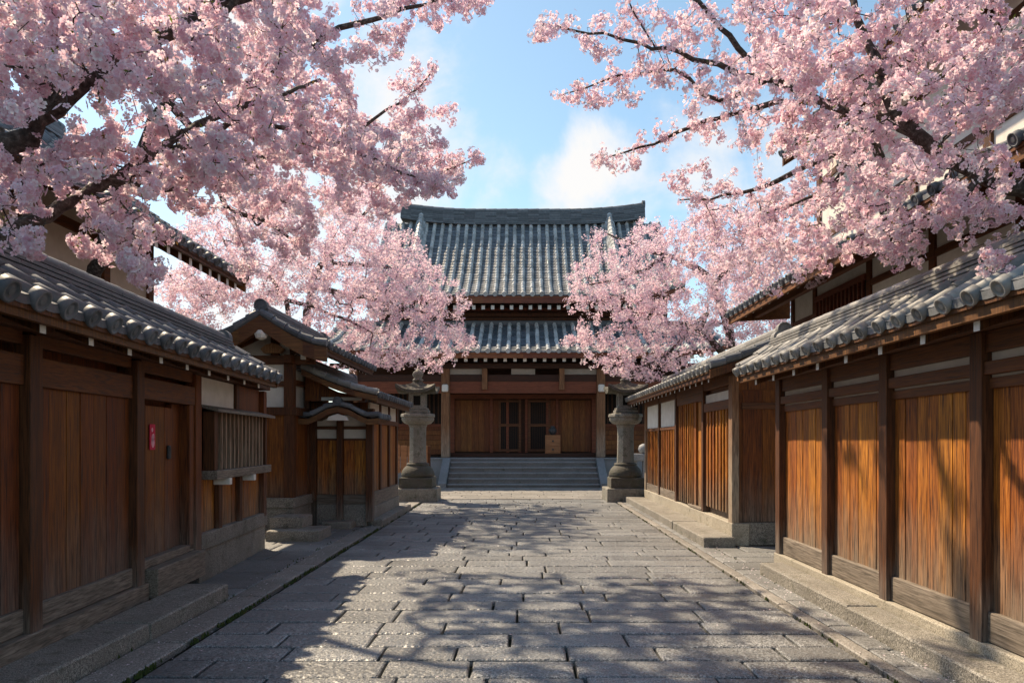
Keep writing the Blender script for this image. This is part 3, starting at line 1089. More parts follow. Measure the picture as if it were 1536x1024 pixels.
# curved canopy facing the viewer: s along depth, o across
cpr = [(0, 2.26), (.14, 2.235), (.28, 2.165), (.40, 2.09), (.52, 2.035), (.64, 2.02), (.74, 2.05)]
for TT in (face_left(-3.3), (lambda s, o, z: (-3.3 - o, s, z))):
    tile_slope(TT, 13.25, 14.1, cpr, (M['tile'], M['tile']), t, spacing=.2, r=.045, course=.16, name='canopy_roof')
    soffit(TT, 13.2, 14.1, cpr, M['post'], t, .04, .025, name='canopy_board', fascia=.03)
    a, b = verge(TT, 13.18, cpr, -1, M['tile'], M['beam_x'], t, .045, .13)
    a.name, b.name = 'canopy_verge', 'canopy_barge_board'
ridge(face_left(-3.3), 13.15, 14.1, 0, 2.24, .2, 2, .04, .06, M['tile'], t, name='canopy_ridge')
m = MB(face_front(13.2))
m.prism([((x, 0, z), (x, .03, z)) for x, z in ((-3.5, 1.98), (-3.1, 1.98), (-3.14, 2.05), (-3.3, 2.1), (-3.46, 2.05))])
m.build('canopy_panel', M['plaster_white'], t)
Tr = face_left(-3.95)
pf = curve_profile(0, 2.93, 1.36, 2.45, .12)
tile_slope(Tr, 13.3, 17.1, pf, (M['tile'], M['tile']), t, spacing=.26, r=.055)
soffit(Tr, 13.2, 17.1, pf, M['post'], t, .05, .03)
verge(Tr, 13.18, pf, -1, M['tile_light'], M['beam_x'], t, .06, .13)
ridge(Tr, 13.2, 17.2, 0, 2.88, .28, 4, .05, .075, M['tile'], t)
rafters(Tr, [13.5 + .32 * i for i in range(11)], ((.7, 2.64), (1.28, 2.44)), t, .05, .07, drop=.055)
m = MB(face_front(13.62))
m.prism([((x, 0, z), (x, .04, z)) for x, z in ((-4.0, 2.35), (-2.9, 2.35), (-2.9, 2.42), (-3.4, 2.52), (-3.95, 2.78), (-4.0, 2.78))])
m.build('gable_wall', M['plank_shaded'], t)
bx('gable_plaster', M['plaster_white'], t, face_front(13.62), -3.7, -2.95, .0, .055, 2.36, 2.42, bevel=0)

# ------------------------------------------------------------------ left house behind
t = thing('beige_house', (-7.5, 9, 0), 'beige plaster house with deep rafter eaves rising behind the shaded house front', 'house')
T = face_left(-6.2)
bx('wall', M['plaster'], t, ident, -11.0, -6.2, 3.0, 12.3, 0, 5.15, bevel=0)
for s in (12.2, 10.9, 9.1, 7.3, 5.5, 3.8):
    bx('post', M['beam_y'], t, T, s - .08, s + .08, -.02, .05, 2.0, 5.1)
for a, b in zip((3.88, 5.58, 7.38, 9.18, 10.98), (5.42, 7.22, 9.02, 10.82, 12.12)):
    bx('rail', M['beam_y'], t, T, a, b, -.02, .035, 4.5, 4.65)
pf = curve_profile(-2.4, 7.2, 1.1, 4.6, .06)
Tb = lambda s, o, z: T(s, -4.8 - o, z)
for TT in (T, Tb):
    tile_slope(TT, 2.6, 13.5, pf, (M['tile'], M['tile']), t, spacing=.32, r=.065)
    soffit(TT, 2.6, 13.6, pf, M['post'], t, .05, .04, fascia=.05)
    verge(TT, 13.55, pf, 1, M['tile'], M['beam_y'], t, .065, .25)
ridge(T, 2.6, 13.6, -2.4, 7.15, .4, 4, .06, .1, M['tile'], t)
rafters(T, [3.2 + .36 * i for i in range(29)], ((0, 5.19), (1.02, 4.60)), t, .085, .15, M['post'], drop=.1)

# ------------------------------------------------------------------ temple hall
CX = .07
t = thing('temple_hall', (CX, 30, 0), 'two tiered wooden temple hall with great grey tiled roof closing the street', 'temple')
Y0 = 27.4                      # front edge of the platform
Tp = face_front(Y0, CX)
bx('platform', M['stair'], t, Tp, -8.2, 8.2, -10, 0, -.04, .93, bevel=.015)
bx('platform_edge', M['stair'], t, Tp, -8.25, 8.25, -.3, .04, .932, 1.0, bevel=.01)
for k in range(5):
    z1 = .93 - .186 * k
    o0 = .042 + .34 * k
    bx('stair_riser', M['slab'], t, Tp, -2.68, 2.68, o0, o0 + .30, -.04, z1 - .132, bevel=.004)  # darker stone than the treads: weaker sky light put into the colour
    bx('stair_tread', M['stair'], t, Tp, -2.69, 2.69, o0, o0 + .345, z1 - .13, z1 - .075, bevel=.014)
for sg in (-1, 1):
    m = MB(Tp)
    a, b = sorted((sg * 2.70, sg * 2.98))
    m.prism([((a, o, z), (b, o, z)) for o, z in ((.045, -.04), (1.85, -.04), (1.85, .14), (.25, .98), (.045, .98))])
    m.build('stair_cheek', M['stair'], t, .012)
# porch floor and pillars
bx('porch_floor', M['hall_dark'], t, Tp, -3.1, 3.1, -1.9, -.55, 1.003, 1.14)
for s in (-2.93, 2.93, -6.4, 6.4):
    p = bx('pillar', M['hall_post'], t, Tp, s - .16, s + .16, -.5, -.18, 1.003, 4.35, bevel=.03)
    if abs(s) < 3:
        bx('carved_nose', M['white'], p, Tp, s - .12, s + .12, -.18, -.02, 3.46, 3.74, bevel=.05)
for a, b in ((-6.24, -3.09), (-2.77, 2.77), (3.09, 6.24)):
    bx('tie_beam', M['fascia'], t, Tp, a, b, -.44, -.24, 3.42, 3.86)
    bx('tie_beam', M['hall_dark'], t, Tp, a, b, -.42, -.26, 3.86, 4.12)
bx('eave_purlin', M['hall_dark'], t, Tp, -7.3, 7.3, -.48, -.2, 4.352, 4.55)
for s in (-1.45, 1.45):
    bx('bracket_post', M['hall_post'], t, Tp, s - .1, s + .1, -.24, -.14, 3.55, 4.35)
for a, b in ((-2.77, -1.56), (-.45, .45), (1.56, 2.77)):
    bx('plaster_strip', M['plaster_grey'], t, Tp, a, b, -.36, -.3, 4.13, 4.35)
# front wall
wy = -1.9
Tw = face_front(Y0 + 1.9, CX)
bx('wall', M['hall_dark'], t, Tp, -6.6, 6.6, -8.5, -1.95, 1.003, 5.8, bevel=0)
m = MB(Tw)
planks(m, -2.72, -1.32, 1.2, 3.25, .03, w=.23)
m.build('wall_planks', M['hall_plank'], t, .004)
m = MB(Tw)
planks(m, 1.34, 2.72, 1.2, 3.25, .03, w=.23)
m.build('wall_planks', M['hall_plank'], t, .004)
for s, w in ((-2.82, .18), (-1.26, .12), (-.62, .11), (-.13, .1), (.13, .1), (.98, .12), (1.36, .1), (2.82, .18)):
    bx('wall_post', M['fascia'], t, Tw, s - w / 2, s + w / 2, -.02, .09, 1.16, 3.3)
bx('wall_lintel', M['fascia'], t, Tw, -2.91, 2.91, -.02, .12, 3.3, 3.48)
bx('wall_sill', M['hall_dark'], t, Tw, -2.91, 2.91, -.02, .14, 1.003, 1.16)
bx('transom', M['hall_dark'], t, Tw, -2.91, 2.91, -.02, .05, 3.48, 4.2)
for x0, x1 in ((-1.2, -.675), (1.04, 1.31)):
    p = bx('side_panel', M['hall_plank'], t, Tw, x0, x1, -.02, .02, 1.2, 3.25)
    bx('panel_rail', M['fascia'], p, Tw, x0, x1, .02, .05, 2.2, 2.28)
for x0, x1 in ((-1.0, -.18), (.18, .92)):
    if x0 < 0:
        x0 = -.565
    d = bx('door', M['dark'], t, Tw, x0, x1, -.02, .012, 1.2, 3.25)
# sliding doors with dark upper and lower screens
for c0 in (-.98, .2):
    d = bx('door', M['dark'], t, Tw, c0, c0 + .9, .022, .05, 1.2, 3.25)
    for a, b, z0, z1 in ((c0, c0 + .1, 1.2, 3.25), (c0 + .8, c0 + .9, 1.2, 3.25), (c0 + .1, c0 + .8, 1.2, 1.3), (c0 + .1, c0 + .8, 2.2, 2.31), (c0 + .1, c0 + .8, 3.17, 3.25)):
        bx('door_frame', M['beam_x'], d, Tw, a, b, .05, .105, z0, z1)
    for i in range(9):
        x = c0 + .16 + i * .073
        bx('door_lattice', M['hall_dark'], d, Tw, x, x + .018, .05, .068, 1.3, 3.17, bevel=0)
# side bays beyond the pillars
for sg in (-1, 1):
    a, b = sorted((sg * 3.1, sg * 6.3))
    w = bx('window', M['dark'], t, Tw, a, b, -.02, .03, 2.25, 3.7)
    for i in range(18):
        x = a + .1 + i * (b - a - .2) / 17
        bx('window_bar', M['hall_dark'], w, Tw, x - .03, x + .03, .03, .07, 2.3, 3.65, bevel=0)
    m = MB(Tw)
    for i in range(6):
        m.box(a, b, -.02, .05 + .004 * (i % 2), 1.1 + i * .19, 1.1 + (i + 1) * .19 - .012)
    m.build('wainscot', M['hall_plank'], t, .004)
    bx('window_rail', M['fascia'], t, Tw, a, b, .0, .12, 2.2, 2.3)
# lower roof
lift = lambda s: .35 * max(0, (abs(s) - 4.5) / 3.2) ** 2
pf = curve_profile(-3.0, 6.5, .55, 4.92, .08)
tile_slope(Tp, -7.6, 7.6, pf, (M['hall_tile'], M['hall_pan']), t, spacing=.37, r=.085, course=.3, lift=lift, name='lower_roof')
soffit(Tp, -7.7, 7.7, pf, M['fascia'], t, .07, .04, name='lower_eave_board', lift=lift, fascia=.15)
rafters(Tp, [-7.2 + .363 * i for i in range(40)], ((-1.8, 5.75), (.36, 4.83)), t, .12, .14, M['hall_dark'], drop=.14, lift=lift)
bx('ridge_course', M['hall_pan'], t, Tp, -7.0, 7.0, -3.1, -2.86, 6.4, 6.58)
# upper wall
bx('upper_wall', M['hall_dark'], t, Tp, -6.0, 6.0, -8.0, -3.1, 5.7, 7.9, bevel=0)
bx('railing', M['post'], t, Tp, -5.6, 5.6, -3.06, -2.98, 6.62, 6.70)
bx('railing', M['post'], t, Tp, -5.6, 5.6, -3.06, -2.94, 6.78, 6.92)
bx('upper_beam', M['fascia'], t, Tp, -5.9, 5.9, -3.1, -3.0, 7.02, 7.14)
# upper roof
lift2 = lambda s: .55 * max(0, (abs(s) - 3.0) / 4.0) ** 2
YR = -6.8
ze = 7.42
pf = [(YR + .1, 11.75), (YR + .7, 11.05), (YR + 1.4, 10.3), (YR + 2.2, 9.5), (YR + 3.0, 8.8), (YR + 3.8, 8.2), (YR + 4.6, 7.72), (YR + 5.25, ze)]
tile_slope(Tp, -6.3, 6.3, pf, (M['hall_tile'], M['hall_pan']), t, spacing=.37, r=.09, course=.26, lift=lift2, name='upper_roof')
Tq = lambda s, o, z: Tp(s, 2 * YR - o, z)
tile_slope(Tq, -6.3, 6.3, pf, (M['hall_tile'], M['hall_pan']), t, spacing=.37, r=.09, course=.26, lift=lift2, name='rear_roof')
soffit(Tp, -6.4, 6.4, pf, M['fascia'], t, .08, .05, name='upper_eave_board', lift=lift2, fascia=.22)
soffit(Tq, -6.4, 6.4, pf, M['fascia'], t, .08, .05, name='rear_eave_board', lift=lift2, fascia=.22)
rafters(Tp, [-6.1 + .376 * i for i in range(33)], ((YR + 3.6, 8.15), (YR + 5.0, 7.2)), t, .13, .16, M['hall_dark'], drop=.18, lift=lift2)
lr = lambda s: .022 * max(0, abs(s) - 2) ** 2
ridge(Tp, -5.65, 5.65, YR, 11.62, .75, 8, .085, .16, M['hall_pan'], t, lift=lr, name='main_ridge', seg=.5)
for sg in (-1, 1):
    m = MB(Tp)
    q = resample(pf[:6], .3)
    for k in range(len(q) - 1):
        for j, (ww, zz) in enumerate(((.24, .06), (.2, .2), (.15, .32))):
            m.hexa([((4.0 if sg > 0 else -4.7) + dx, o, z + zz) for dx, o, z in ((-ww, *q[k]), (ww, *q[k]), (ww, *q[k + 1]), (-ww, *q[k + 1]))],
                   [((4.0 if sg > 0 else -4.7) + dx, o, z + zz + .12) for dx, o, z in ((-ww, *q[k]), (ww, *q[k]), (ww, *q[k + 1]), (-ww, *q[k + 1]))])
        m.tube([((4.0 if sg > 0 else -4.7), q[k][0], q[k][1] + .46), ((4.0 if sg > 0 else -4.7), q[k + 1][0], q[k + 1][1] + .46)], [.12, .14], 8)
    m.build('descending_ridge', M['hall_tile'], t)
    m = MB(Tp)
    m.add([(sg * 6.0, YR, 11.4), (sg * 6.0, YR + 5, 7.4), (sg * 6.0, YR - 5, 7.4), (sg * 5.95, YR, 11.4), (sg * 5.95, YR + 5, 7.4), (sg * 5.95, YR - 5, 7.4)], [(0, 1, 2), (3, 5, 4)])
    m.build('gable_wall', M['plaster_white'], t)

b = thing('offering_box', (CX + 1.14, Y0 + .9, 1.14), 'light wooden box with drawers standing on the temple porch', 'box')
Tbx = face_front(Y0 + .75, CX)
bx('box_body', M['boxwood'], b, Tbx, .85, 1.43, -.35, .0, 1.142, 1.85)
for z0, z1 in ((1.19, 1.4), (1.43, 1.81)):
    d = bx('drawer', M['boxwood'], b, Tbx, .89, 1.39, .0, .02, z0, z1)
    MB(Tbx).lathe(1.14, .03, [(.035, (z0 + z1) / 2 - .03), (.035, (z0 + z1) / 2 + .03)], 10).build('knob', M['metal'], d)
v = MB().lathe(CX + 1.14, Y0 + .92, [(.06, 1.853), (.10, 1.88), (.15, 1.98), (.15, 2.06), (.09, 2.14), (.07, 2.17), (.1, 2.2), (.06, 2.2)], 16).build('incense_pot', M['metal'], smooth=True)
tag(v, 'small dark round pot sitting on the light wooden box', 'pot')

# ------------------------------------------------------------------ stone lanterns
def lantern(loc, label):
    t = thing('stone_lantern', loc, label, 'stone lantern', 'stone lanterns before the temple')
    x, y, _ = loc
    L = lambda a, b, c: (x + a, y + b, c)
    m = MB(L)
    pave(m, -.57, .57, -.57, .57, .36, .4, random.Random(2), .006, .03, .002)
    m.build('base_slab', M['lantern'], t)
    m = MB(L)
    pave(m, -.45, .45, -.45, .45, .64, .277, random.Random(5), .008, .05, .004)
    m.build('base_block', M['lantern_dark'], t)
    MB(L).lathe(0, 0, [(.44, .642), (.46, .70), (.44, .78), (.40, .86), (.33, .93), (.30, .96), (.32, .98), (.30, 1.01), (.26, 1.02)], 20).build('lotus_base', M['lantern_dark'], t, smooth=True)
    MB(L).lathe(0, 0, [(.255, 1.022), (.245, 1.08), (.235, 1.3), (.23, 1.7), (.235, 1.98), (.26, 2.03), (.27, 2.06)], 8, R(22.5)).build('shaft', M['lantern'], t, .015)
    MB(L).lathe(0, 0, [(.27, 2.062), (.36, 2.09), (.43, 2.16), (.45, 2.23), (.43, 2.245), (.47, 2.27), (.46, 2.35), (.34, 2.37)], 12, R(15)).build('bowl', M['lantern'], t, .01)
    m = MB(L)
    m.box(-.30, .30, -.30, .30, 2.372, 2.46)
    m.box(-.27, .27, -.27, .27, 2.463, 2.52)
    m.build('firebox_base', M['lantern'], t, .02)
    m = MB(L)
    for a, b in ((-.22, -.10), (.10, .22)):
        m.box(a, b, -.22, -.10, 2.522, 2.92)
        m.box(a, b, .10, .22, 2.522, 2.92)
    for z0, z1 in ((2.522, 2.58), (2.84, 2.92)):
        for a in ((-.10, .10, -.215, -.14), (-.10, .10, .14, .215), (-.215, -.14, -.10, .10), (.14, .215, -.10, .10)):
            m.box(*a, z0, z1)
    m.box(-.12, .12, -.12, .12, 2.524, 2.9, 1)
    m.build('firebox', [M['lantern'], M['dark']], t, .006)
    # roof cap with upturned corners
    n = 12
    vs, fs = [], []
    rs = [(.10, 3.24), (.16, 3.18), (.28, 3.09), (.40, 3.02), (.50, 2.98), (.51, 2.91), (.40, 2.90), (.20, 2.92)]
    nn = 4 * n
    for k, (r, z) in enumerate(rs):
        for i in range(nn):
            sgn, u = divmod(i, n)
            q = u / n * 2 - 1
            px, py = [(1, q), (-q, 1), (-1, -q), (q, -1)][sgn]
            up = .16 * (abs(q) ** 3) * min(1, r / .5) ** 2 if r > .25 else 0
            ext = 1 + .06 * abs(q) ** 4 * (r > .45)
            vs.append((px * r * ext, py * r * ext, z + up))
    for k in range(len(rs) - 1):
        for i in range(nn):
            j = (i + 1) % nn
            fs.append((k * nn + i, k * nn + j, (k + 1) * nn + j, (k + 1) * nn + i))
    fs += [tuple(range(nn)), tuple((len(rs) - 1) * nn + i for i in range(nn - 1, -1, -1))]
    MB(L).add(vs, fs).build('cap_roof', M['lantern_dark'], t)
    MB(L).lathe(0, 0, [(.12, 3.235), (.15, 3.27), (.13, 3.30), (.09, 3.32), (.13, 3.37), (.15, 3.43), (.12, 3.50), (.05, 3.55), (.015, 3.59)], 16).build('finial', M['lantern'], t, smooth=True)
    return t


la = lantern((-2.82, 20.0, 0), 'tall mossy stone lantern standing past the low gateway, before the temple stair')
lb = la.copy()
COL.objects.link(lb)
lb.location = (2.84, 20.0, 0)
lb['label'] = 'tall stone lantern half hidden behind the tiled eave of the sunlit plank house'
for c in list(la.children):
    k = c.copy()
    COL.objects.link(k)
    k.parent = lb

# small things by the temple
f = thing('board_screen', (-4.2, 24.5, 0), 'low screen of upright pale boards behind the mossy lantern', 'screen')
for i in range(8):
    bx('board', M['boxwood'], f, face_front(24.5), -4.95 + i * .23, -4.74 + i * .23, 0, .03, .55, 1.5 - .03 * (i % 3))
bx('screen_rail', M['post'], f, face_front(24.5), -5.0, -3.05, -.06, -.004, .62, .7)
bx('screen_rail', M['post'], f, face_front(24.5), -5.0, -3.05, -.06, -.004, 1.2, 1.28)
for x in (-4.9, -3.9, -3.1):
    bx('screen_post', M['post'], f, face_front(24.5), x - .05, x + .05, -.16, -.062, 0, 1.45)
f = thing('water_stand', (4.05, 24.5, 0), 'pale stone stand with rounded grey top behind the half hidden lantern', 'stand')
bx('stand_leg', M['stair'], f, face_front(24.5), 3.72, 3.86, -.1, .1, 0, .95)
bx('stand_leg', M['stair'], f, face_front(24.5), 4.05, 4.2, -.1, .1, 0, .95)
bx('stand_top', M['stair'], f, face_front(24.5), 3.6, 4.3, -.2, .2, .952, 1.2, bevel=.03)
MB().lathe(4.1, 24.5, [(.08, 1.202), (.17, 1.25), (.2, 1.36), (.16, 1.47), (.05, 1.53)], 14).build('stand_ball', M['stair'], f, smooth=True)

#TREES#
# ------------------------------------------------------------------ cherry trees
def mesh_np(name, verts, quads, mat, parent, tint=None, smooth=False):
    me = bpy.data.meshes.new(name)
    nv, nf = len(verts), len(quads)
    me.vertices.add(nv)
    me.vertices.foreach_set('co', np.ascontiguousarray(verts - np.array(parent.location), np.float32).ravel())
    me.loops.add(nf * 4)
    me.loops.foreach_set('vertex_index', np.ascontiguousarray(quads, np.int32).ravel())
    me.polygons.add(nf)
    me.polygons.foreach_set('loop_start', np.arange(0, nf * 4, 4, dtype=np.int32))
    me.update(calc_edges=True)
    if smooth:
        me.polygons.foreach_set('use_smooth', np.ones(nf, bool))
    if tint is not None:
        a = me.attributes.new('tint', 'FLOAT_COLOR', 'POINT')
        a.data.foreach_set('color', np.ascontiguousarray(np.c_[tint, np.ones(nv)], np.float32).ravel())
    me.materials.append(mat)
    o = bpy.data.objects.new(name, me)
    COL.objects.link(o)
    o.parent = parent
    return o


def unit(a):
    return a / np.maximum(np.linalg.norm(a, axis=-1, keepdims=True), 1e-9)


def smooth_line(pts, step):
    p = np.array(pts, float)
    q = [p[0]]
    e = np.vstack([2 * p[0] - p[1], p, 2 * p[-1] - p[-2]])
    for i in range(1, len(e) - 2):
        a, b, c, d = e[i - 1:i + 3]
        n = max(2, int(np.linalg.norm(c - b) / step))
        for k in range(1, n + 1):
            t = k / n
            q.append(.5 * ((2 * b) + (c - a) * t + (2 * a - 5 * b + 4 * c - d) * t * t + (3 * b - a - 3 * c + d) * t ** 3))
    return np.array(q)


class Grow:
    def __init__(s, seed, step):
        s.r = np.random.default_rng(seed)
        s.step = step
        s.p, s.par, s.rmin, s.paths = [], [], [], []

    def limb(s, pts, r0, r1, attach=True):
        q = smooth_line(pts, s.step)
        q[1:-1] += s.r.normal(0, s.step * .09, (len(q) - 2, 3))
        path = []
        if attach and s.p:
            P0 = np.array(s.p)
            j = int(np.argmin(np.linalg.norm(P0 - q[0], axis=1)))
            path.append(j)
            gap = np.linalg.norm(P0[j] - q[0])
            if gap > s.step * 1.5:
                n = int(gap / s.step)
                q = np.vstack([P0[j] + (q[0] - P0[j]) * (k / n) for k in range(1, n)] + [q])
        for i, x in enumerate(q):
            s.p.append(x)
            s.par.append(path[-1] if path else -1)
            s.rmin.append(r0 + (r1 - r0) * i / (len(q) - 1))
            path.append(len(s.p) - 1)
        s.paths.append((path, False))

    def tips(s, T, sag=.1):
        T = np.array(T)
        d0 = np.min(np.linalg.norm(T[:, None] - np.array(s.p)[None], axis=2), axis=1)
        for i in np.argsort(d0):
            t = T[i]
            P0 = np.array(s.p)
            d = np.linalg.norm(P0 - t, axis=1)
            j = int(np.argmin(d))
            L = d[j]
            if L < s.step * .8:
                continue
            a = P0[j]
            k = s.par[j]
            dr = unit(a - P0[k]) if k >= 0 else unit(t - a)
            c = a + dr * L * .38 + s.r.normal(0, L * .10, 3) + np.array([0, 0, L * sag])
            n = max(2, int(L / s.step))
            path = [j]
            for q in range(1, n + 1):
                u = q / n
                x = (1 - u) ** 2 * a + 2 * u * (1 - u) * c + u * u * t
                if q < n:
                    x = x + s.r.normal(0, s.step * .10, 3)
                s.p.append(x)
                s.par.append(path[-1])
                s.rmin.append(0)
                path.append(len(s.p) - 1)
            s.paths.append((path, True))

    def radii(s, rt, ex):
        n = len(s.p)
        w = np.zeros(n)
        ch = np.zeros(n, int)
        for i in range(n):
            if s.par[i] >= 0:
                ch[s.par[i]] += 1
        for i in range(n - 1, -1, -1):
            if ch[i] == 0:
                w[i] += 1
            if s.par[i] >= 0:
                w[s.par[i]] += w[i]
        s.rad = np.maximum(rt * w ** ex, np.array(s.rmin))
        return s.rad

    def wood(s, name, parent):
        P0 = np.array(s.p)
        V, Q, b = [], [], 0
        for path, tip in s.paths:
            q = P0[path]
            rad = s.rad[path].copy()
            if len(path) > 1:
                rad[0] = min(rad[0], rad[1] * 1.15)
            if tip:
                rad[-1] *= .6
            n = 5 if rad.max() < .012 else (7 if rad.max() < .04 else 12)
            t = unit(np.gradient(q, axis=0))
            u = unit(np.cross(t, np.array([.21, .13, .97])))
            w = np.cross(t, u)
            a = np.arange(n) * 2 * np.pi / n
            rr = rad[:, None, None] * (1 + s.r.normal(0, .06, (len(q), n, 1)))
            v = q[:, None] + (u[:, None] * np.cos(a)[None, :, None] + w[:, None] * np.sin(a)[None, :, None]) * rr
            V.append(v.reshape(-1, 3))
            k, i = np.meshgrid(np.arange(len(q) - 1), np.arange(n), indexing='ij')
            j = (i + 1) % n
            Q.append((np.stack([k * n + i, k * n + j, (k + 1) * n + j, (k + 1) * n + i], -1) + b).reshape(-1, 4))
            b += len(q) * n
        return mesh_np(name, np.vstack(V), np.vstack(Q), M['bark'], parent, smooth=True)

    def spurs(s, spacing, rmax, keep=1.0):
        """points along the thin twigs where blossoms sit"""
        P0 = np.array(s.p)
        c, ax = [], []
        for path, tip in s.paths:
            for a, b in zip(path, path[1:]):
                if s.rad[b] > rmax:
                    continue
                L = np.linalg.norm(P0[b] - P0[a])
                for _ in range(s.r.poisson(L / spacing * keep)):
                    c.append(P0[a] + (P0[b] - P0[a]) * s.r.random())
                    ax.append(P0[b] - P0[a])
            if tip:
                for _ in range(2):
                    c.append(P0[path[-1]])
                    ax.append(P0[path[-1]] - P0[path[-2]])
        return np.array(c), unit(np.array(ax))


PAL = np.array([(.95, .86, .915), (.93, .81, .88), (.955, .91, .94), (.91, .73, .82), (.945, .84, .90), (.925, .775, .85)])


def blossoms(r, c, nper, R0, size, hi, warm=0.0):
    """five petalled flowers bunched round each spur"""
    n = r.poisson(nper, len(c))
    cc = np.repeat(c, n, axis=0)
    tone = np.repeat(r.normal(0, 1, len(c)), n)
    N = len(cc)
    off = unit(r.normal(0, 1, (N, 3)) + np.array([0, 0, -.25]))
    pos = cc + off * (R0 * (.45 + .6 * r.random((N, 1))))
    ax = unit(off + r.normal(0, .35, (N, 3)) + np.array([0, -.1, .05]))
    u = unit(np.cross(ax, r.normal(0, 1, (N, 3))))
    v = np.cross(ax, u)
    sz = size * r.uniform(.72, 1.15, N)
    cup = r.uniform(.02, .38, N)
    base = PAL[r.integers(0, len(PAL), N)]
    base = base * (1 + tone[:, None] * np.array([.02, .07, .05]) + r.normal(0, .03, (N, 1)))
    base[:, 2] -= warm
    base = np.clip(base, .05, .96)
    ph0 = r.uniform(0, 6.28, N)
    V, C = [], []
    prof = [(0.08, 0), (.60, -.60), (.98, -.30), (.90, 0), (.98, .30), (.60, .60)] if hi else [(.05, 0), (.80, -.56), (1.0, 0), (.80, .56)]
    for k in range(5):
        ph = ph0 + k * 2 * np.pi / 5
        pts = []
        for rho, da in prof:
            a = ph + da
            d = u * np.cos(a)[:, None] + v * np.sin(a)[:, None]
            h = cup * rho * rho + (.10 if abs(da) > .3 else 0)
            pts.append(pos + d * (rho * sz)[:, None] + ax * (h * sz)[:, None])
        V.append(np.stack(pts, 1))
        tc_ = []
        for rho, da in prof:
            f = min(1, .35 + rho * .75)
            tc_.append(base * f + np.array([.70, .25, .32]) * (1 - f))
        C.append(np.stack(tc_, 1))
    V = np.stack(V, 1).reshape(-1, 3)
    C = np.stack(C, 1).reshape(-1, 3)
    m = len(prof)
    b = np.arange(N * 5)[:, None] * m
    if hi:
        Q = np.concatenate([b + np.array([[0, 1, 2, 3]]), b + np.array([[0, 3, 4, 5]])])
    else:
        Q = b + np.array([[0, 1, 2, 3]])
    return V, Q, C


def leaflets(r, c, ax, n, size):
    k = r.integers(0, len(c), n)
    p = c[k] + r.normal(0, size * .8, (n, 3))
    d = unit(r.normal(0, 1, (n, 3)) + ax[k] * .6 + np.array([0, 0, .3]))
    s_ = unit(np.cross(d, r.normal(0, 1, (n, 3))))
    L = size * r.uniform(.6, 1.4, (n, 1))
    up = np.cross(s_, d)
    V = np.stack([p, p + d * L * .5 - s_ * L * .17 + up * L * .06, p + d * L, p + d * L * .5 + s_ * L * .17 + up * L * .06], 1).reshape(-1, 3)
    pal = np.array([(.16, .20, .035), (.24, .13, .04), (.12, .17, .03), (.22, .22, .05)])
    C = np.repeat(pal[r.integers(0, 4, n)], 4, axis=0)
    return V, np.arange(n)[:, None] * 4 + np.array([[0, 1, 2, 3]]), C


def tipcloud(r, bl, dens=1.0, layer=0.0):
    out = []
    for px, py, rx, ry, d0, d1, n in bl:
        for _ in range(int(n * dens)):
            while True:
                a, b = r.uniform(-1, 1, 2)
                if a * a + b * b < 1:
                    break
            q = P(px + a * rx, py + b * ry, r.uniform(d0, d1))
            if layer and math.sin(q[2] * 6.283 / layer + q[0] * .9 + q[1] * .35 + 1.2 * math.sin(q[0] * .8)) < -.35 and r.random() < .8:
                continue
            out.append(q)
    return out


FILL = {}


def cherry(label, seed, limbs, bl, step, rt, ex, spacing, rmax, nper, R0, size, hi, leaves, warm=0.0, dens=1.0, layer=0.0, clear=()):
    g = Grow(seed, step)
    base = limbs[0][0][0]
    t = thing('cherry_tree', (base[0], base[1], 0), label, 'cherry tree', 'blossoming cherry trees')
    for k, (pts, r0, r1) in enumerate(limbs):
        g.limb(pts, r0, r1, attach=k > 0)
    g.tips(tipcloud(g.r, bl, dens, layer))
    g.radii(rt, ex)
    g.wood('trunk', t)
    c, ax = g.spurs(spacing, rmax)
    keep = np.ones(len(c), bool)
    for a, b, w in clear:                      # bare stretches of the old limbs: no blossom sits right before them
        q = np.c_[VX + c[:, 0] / c[:, 1] * F, VY - (c[:, 2] - CH) / c[:, 1] * F]
        a, b = np.array(a, float), np.array(b, float)
        u = np.clip(((q - a) @ (b - a)) / ((b - a) @ (b - a)), 0, 1)
        keep &= np.linalg.norm(q - (a + u[:, None] * (b - a)), axis=1) > w
    c, ax = c[keep], ax[keep]
    V, Q, C = blossoms(g.r, c, nper, R0, size, hi, warm)
    o = mesh_np('crown', V, Q, M['petal'], t, C)
    V, Q, C = leaflets(g.r, c, ax, int(len(c) * leaves), size * 1.1)
    mesh_np('leaves', V, Q, M['leaf'], t, C)
    print('TREE', label, 'spurs', len(c), 'flower faces', len(o.data.polygons))


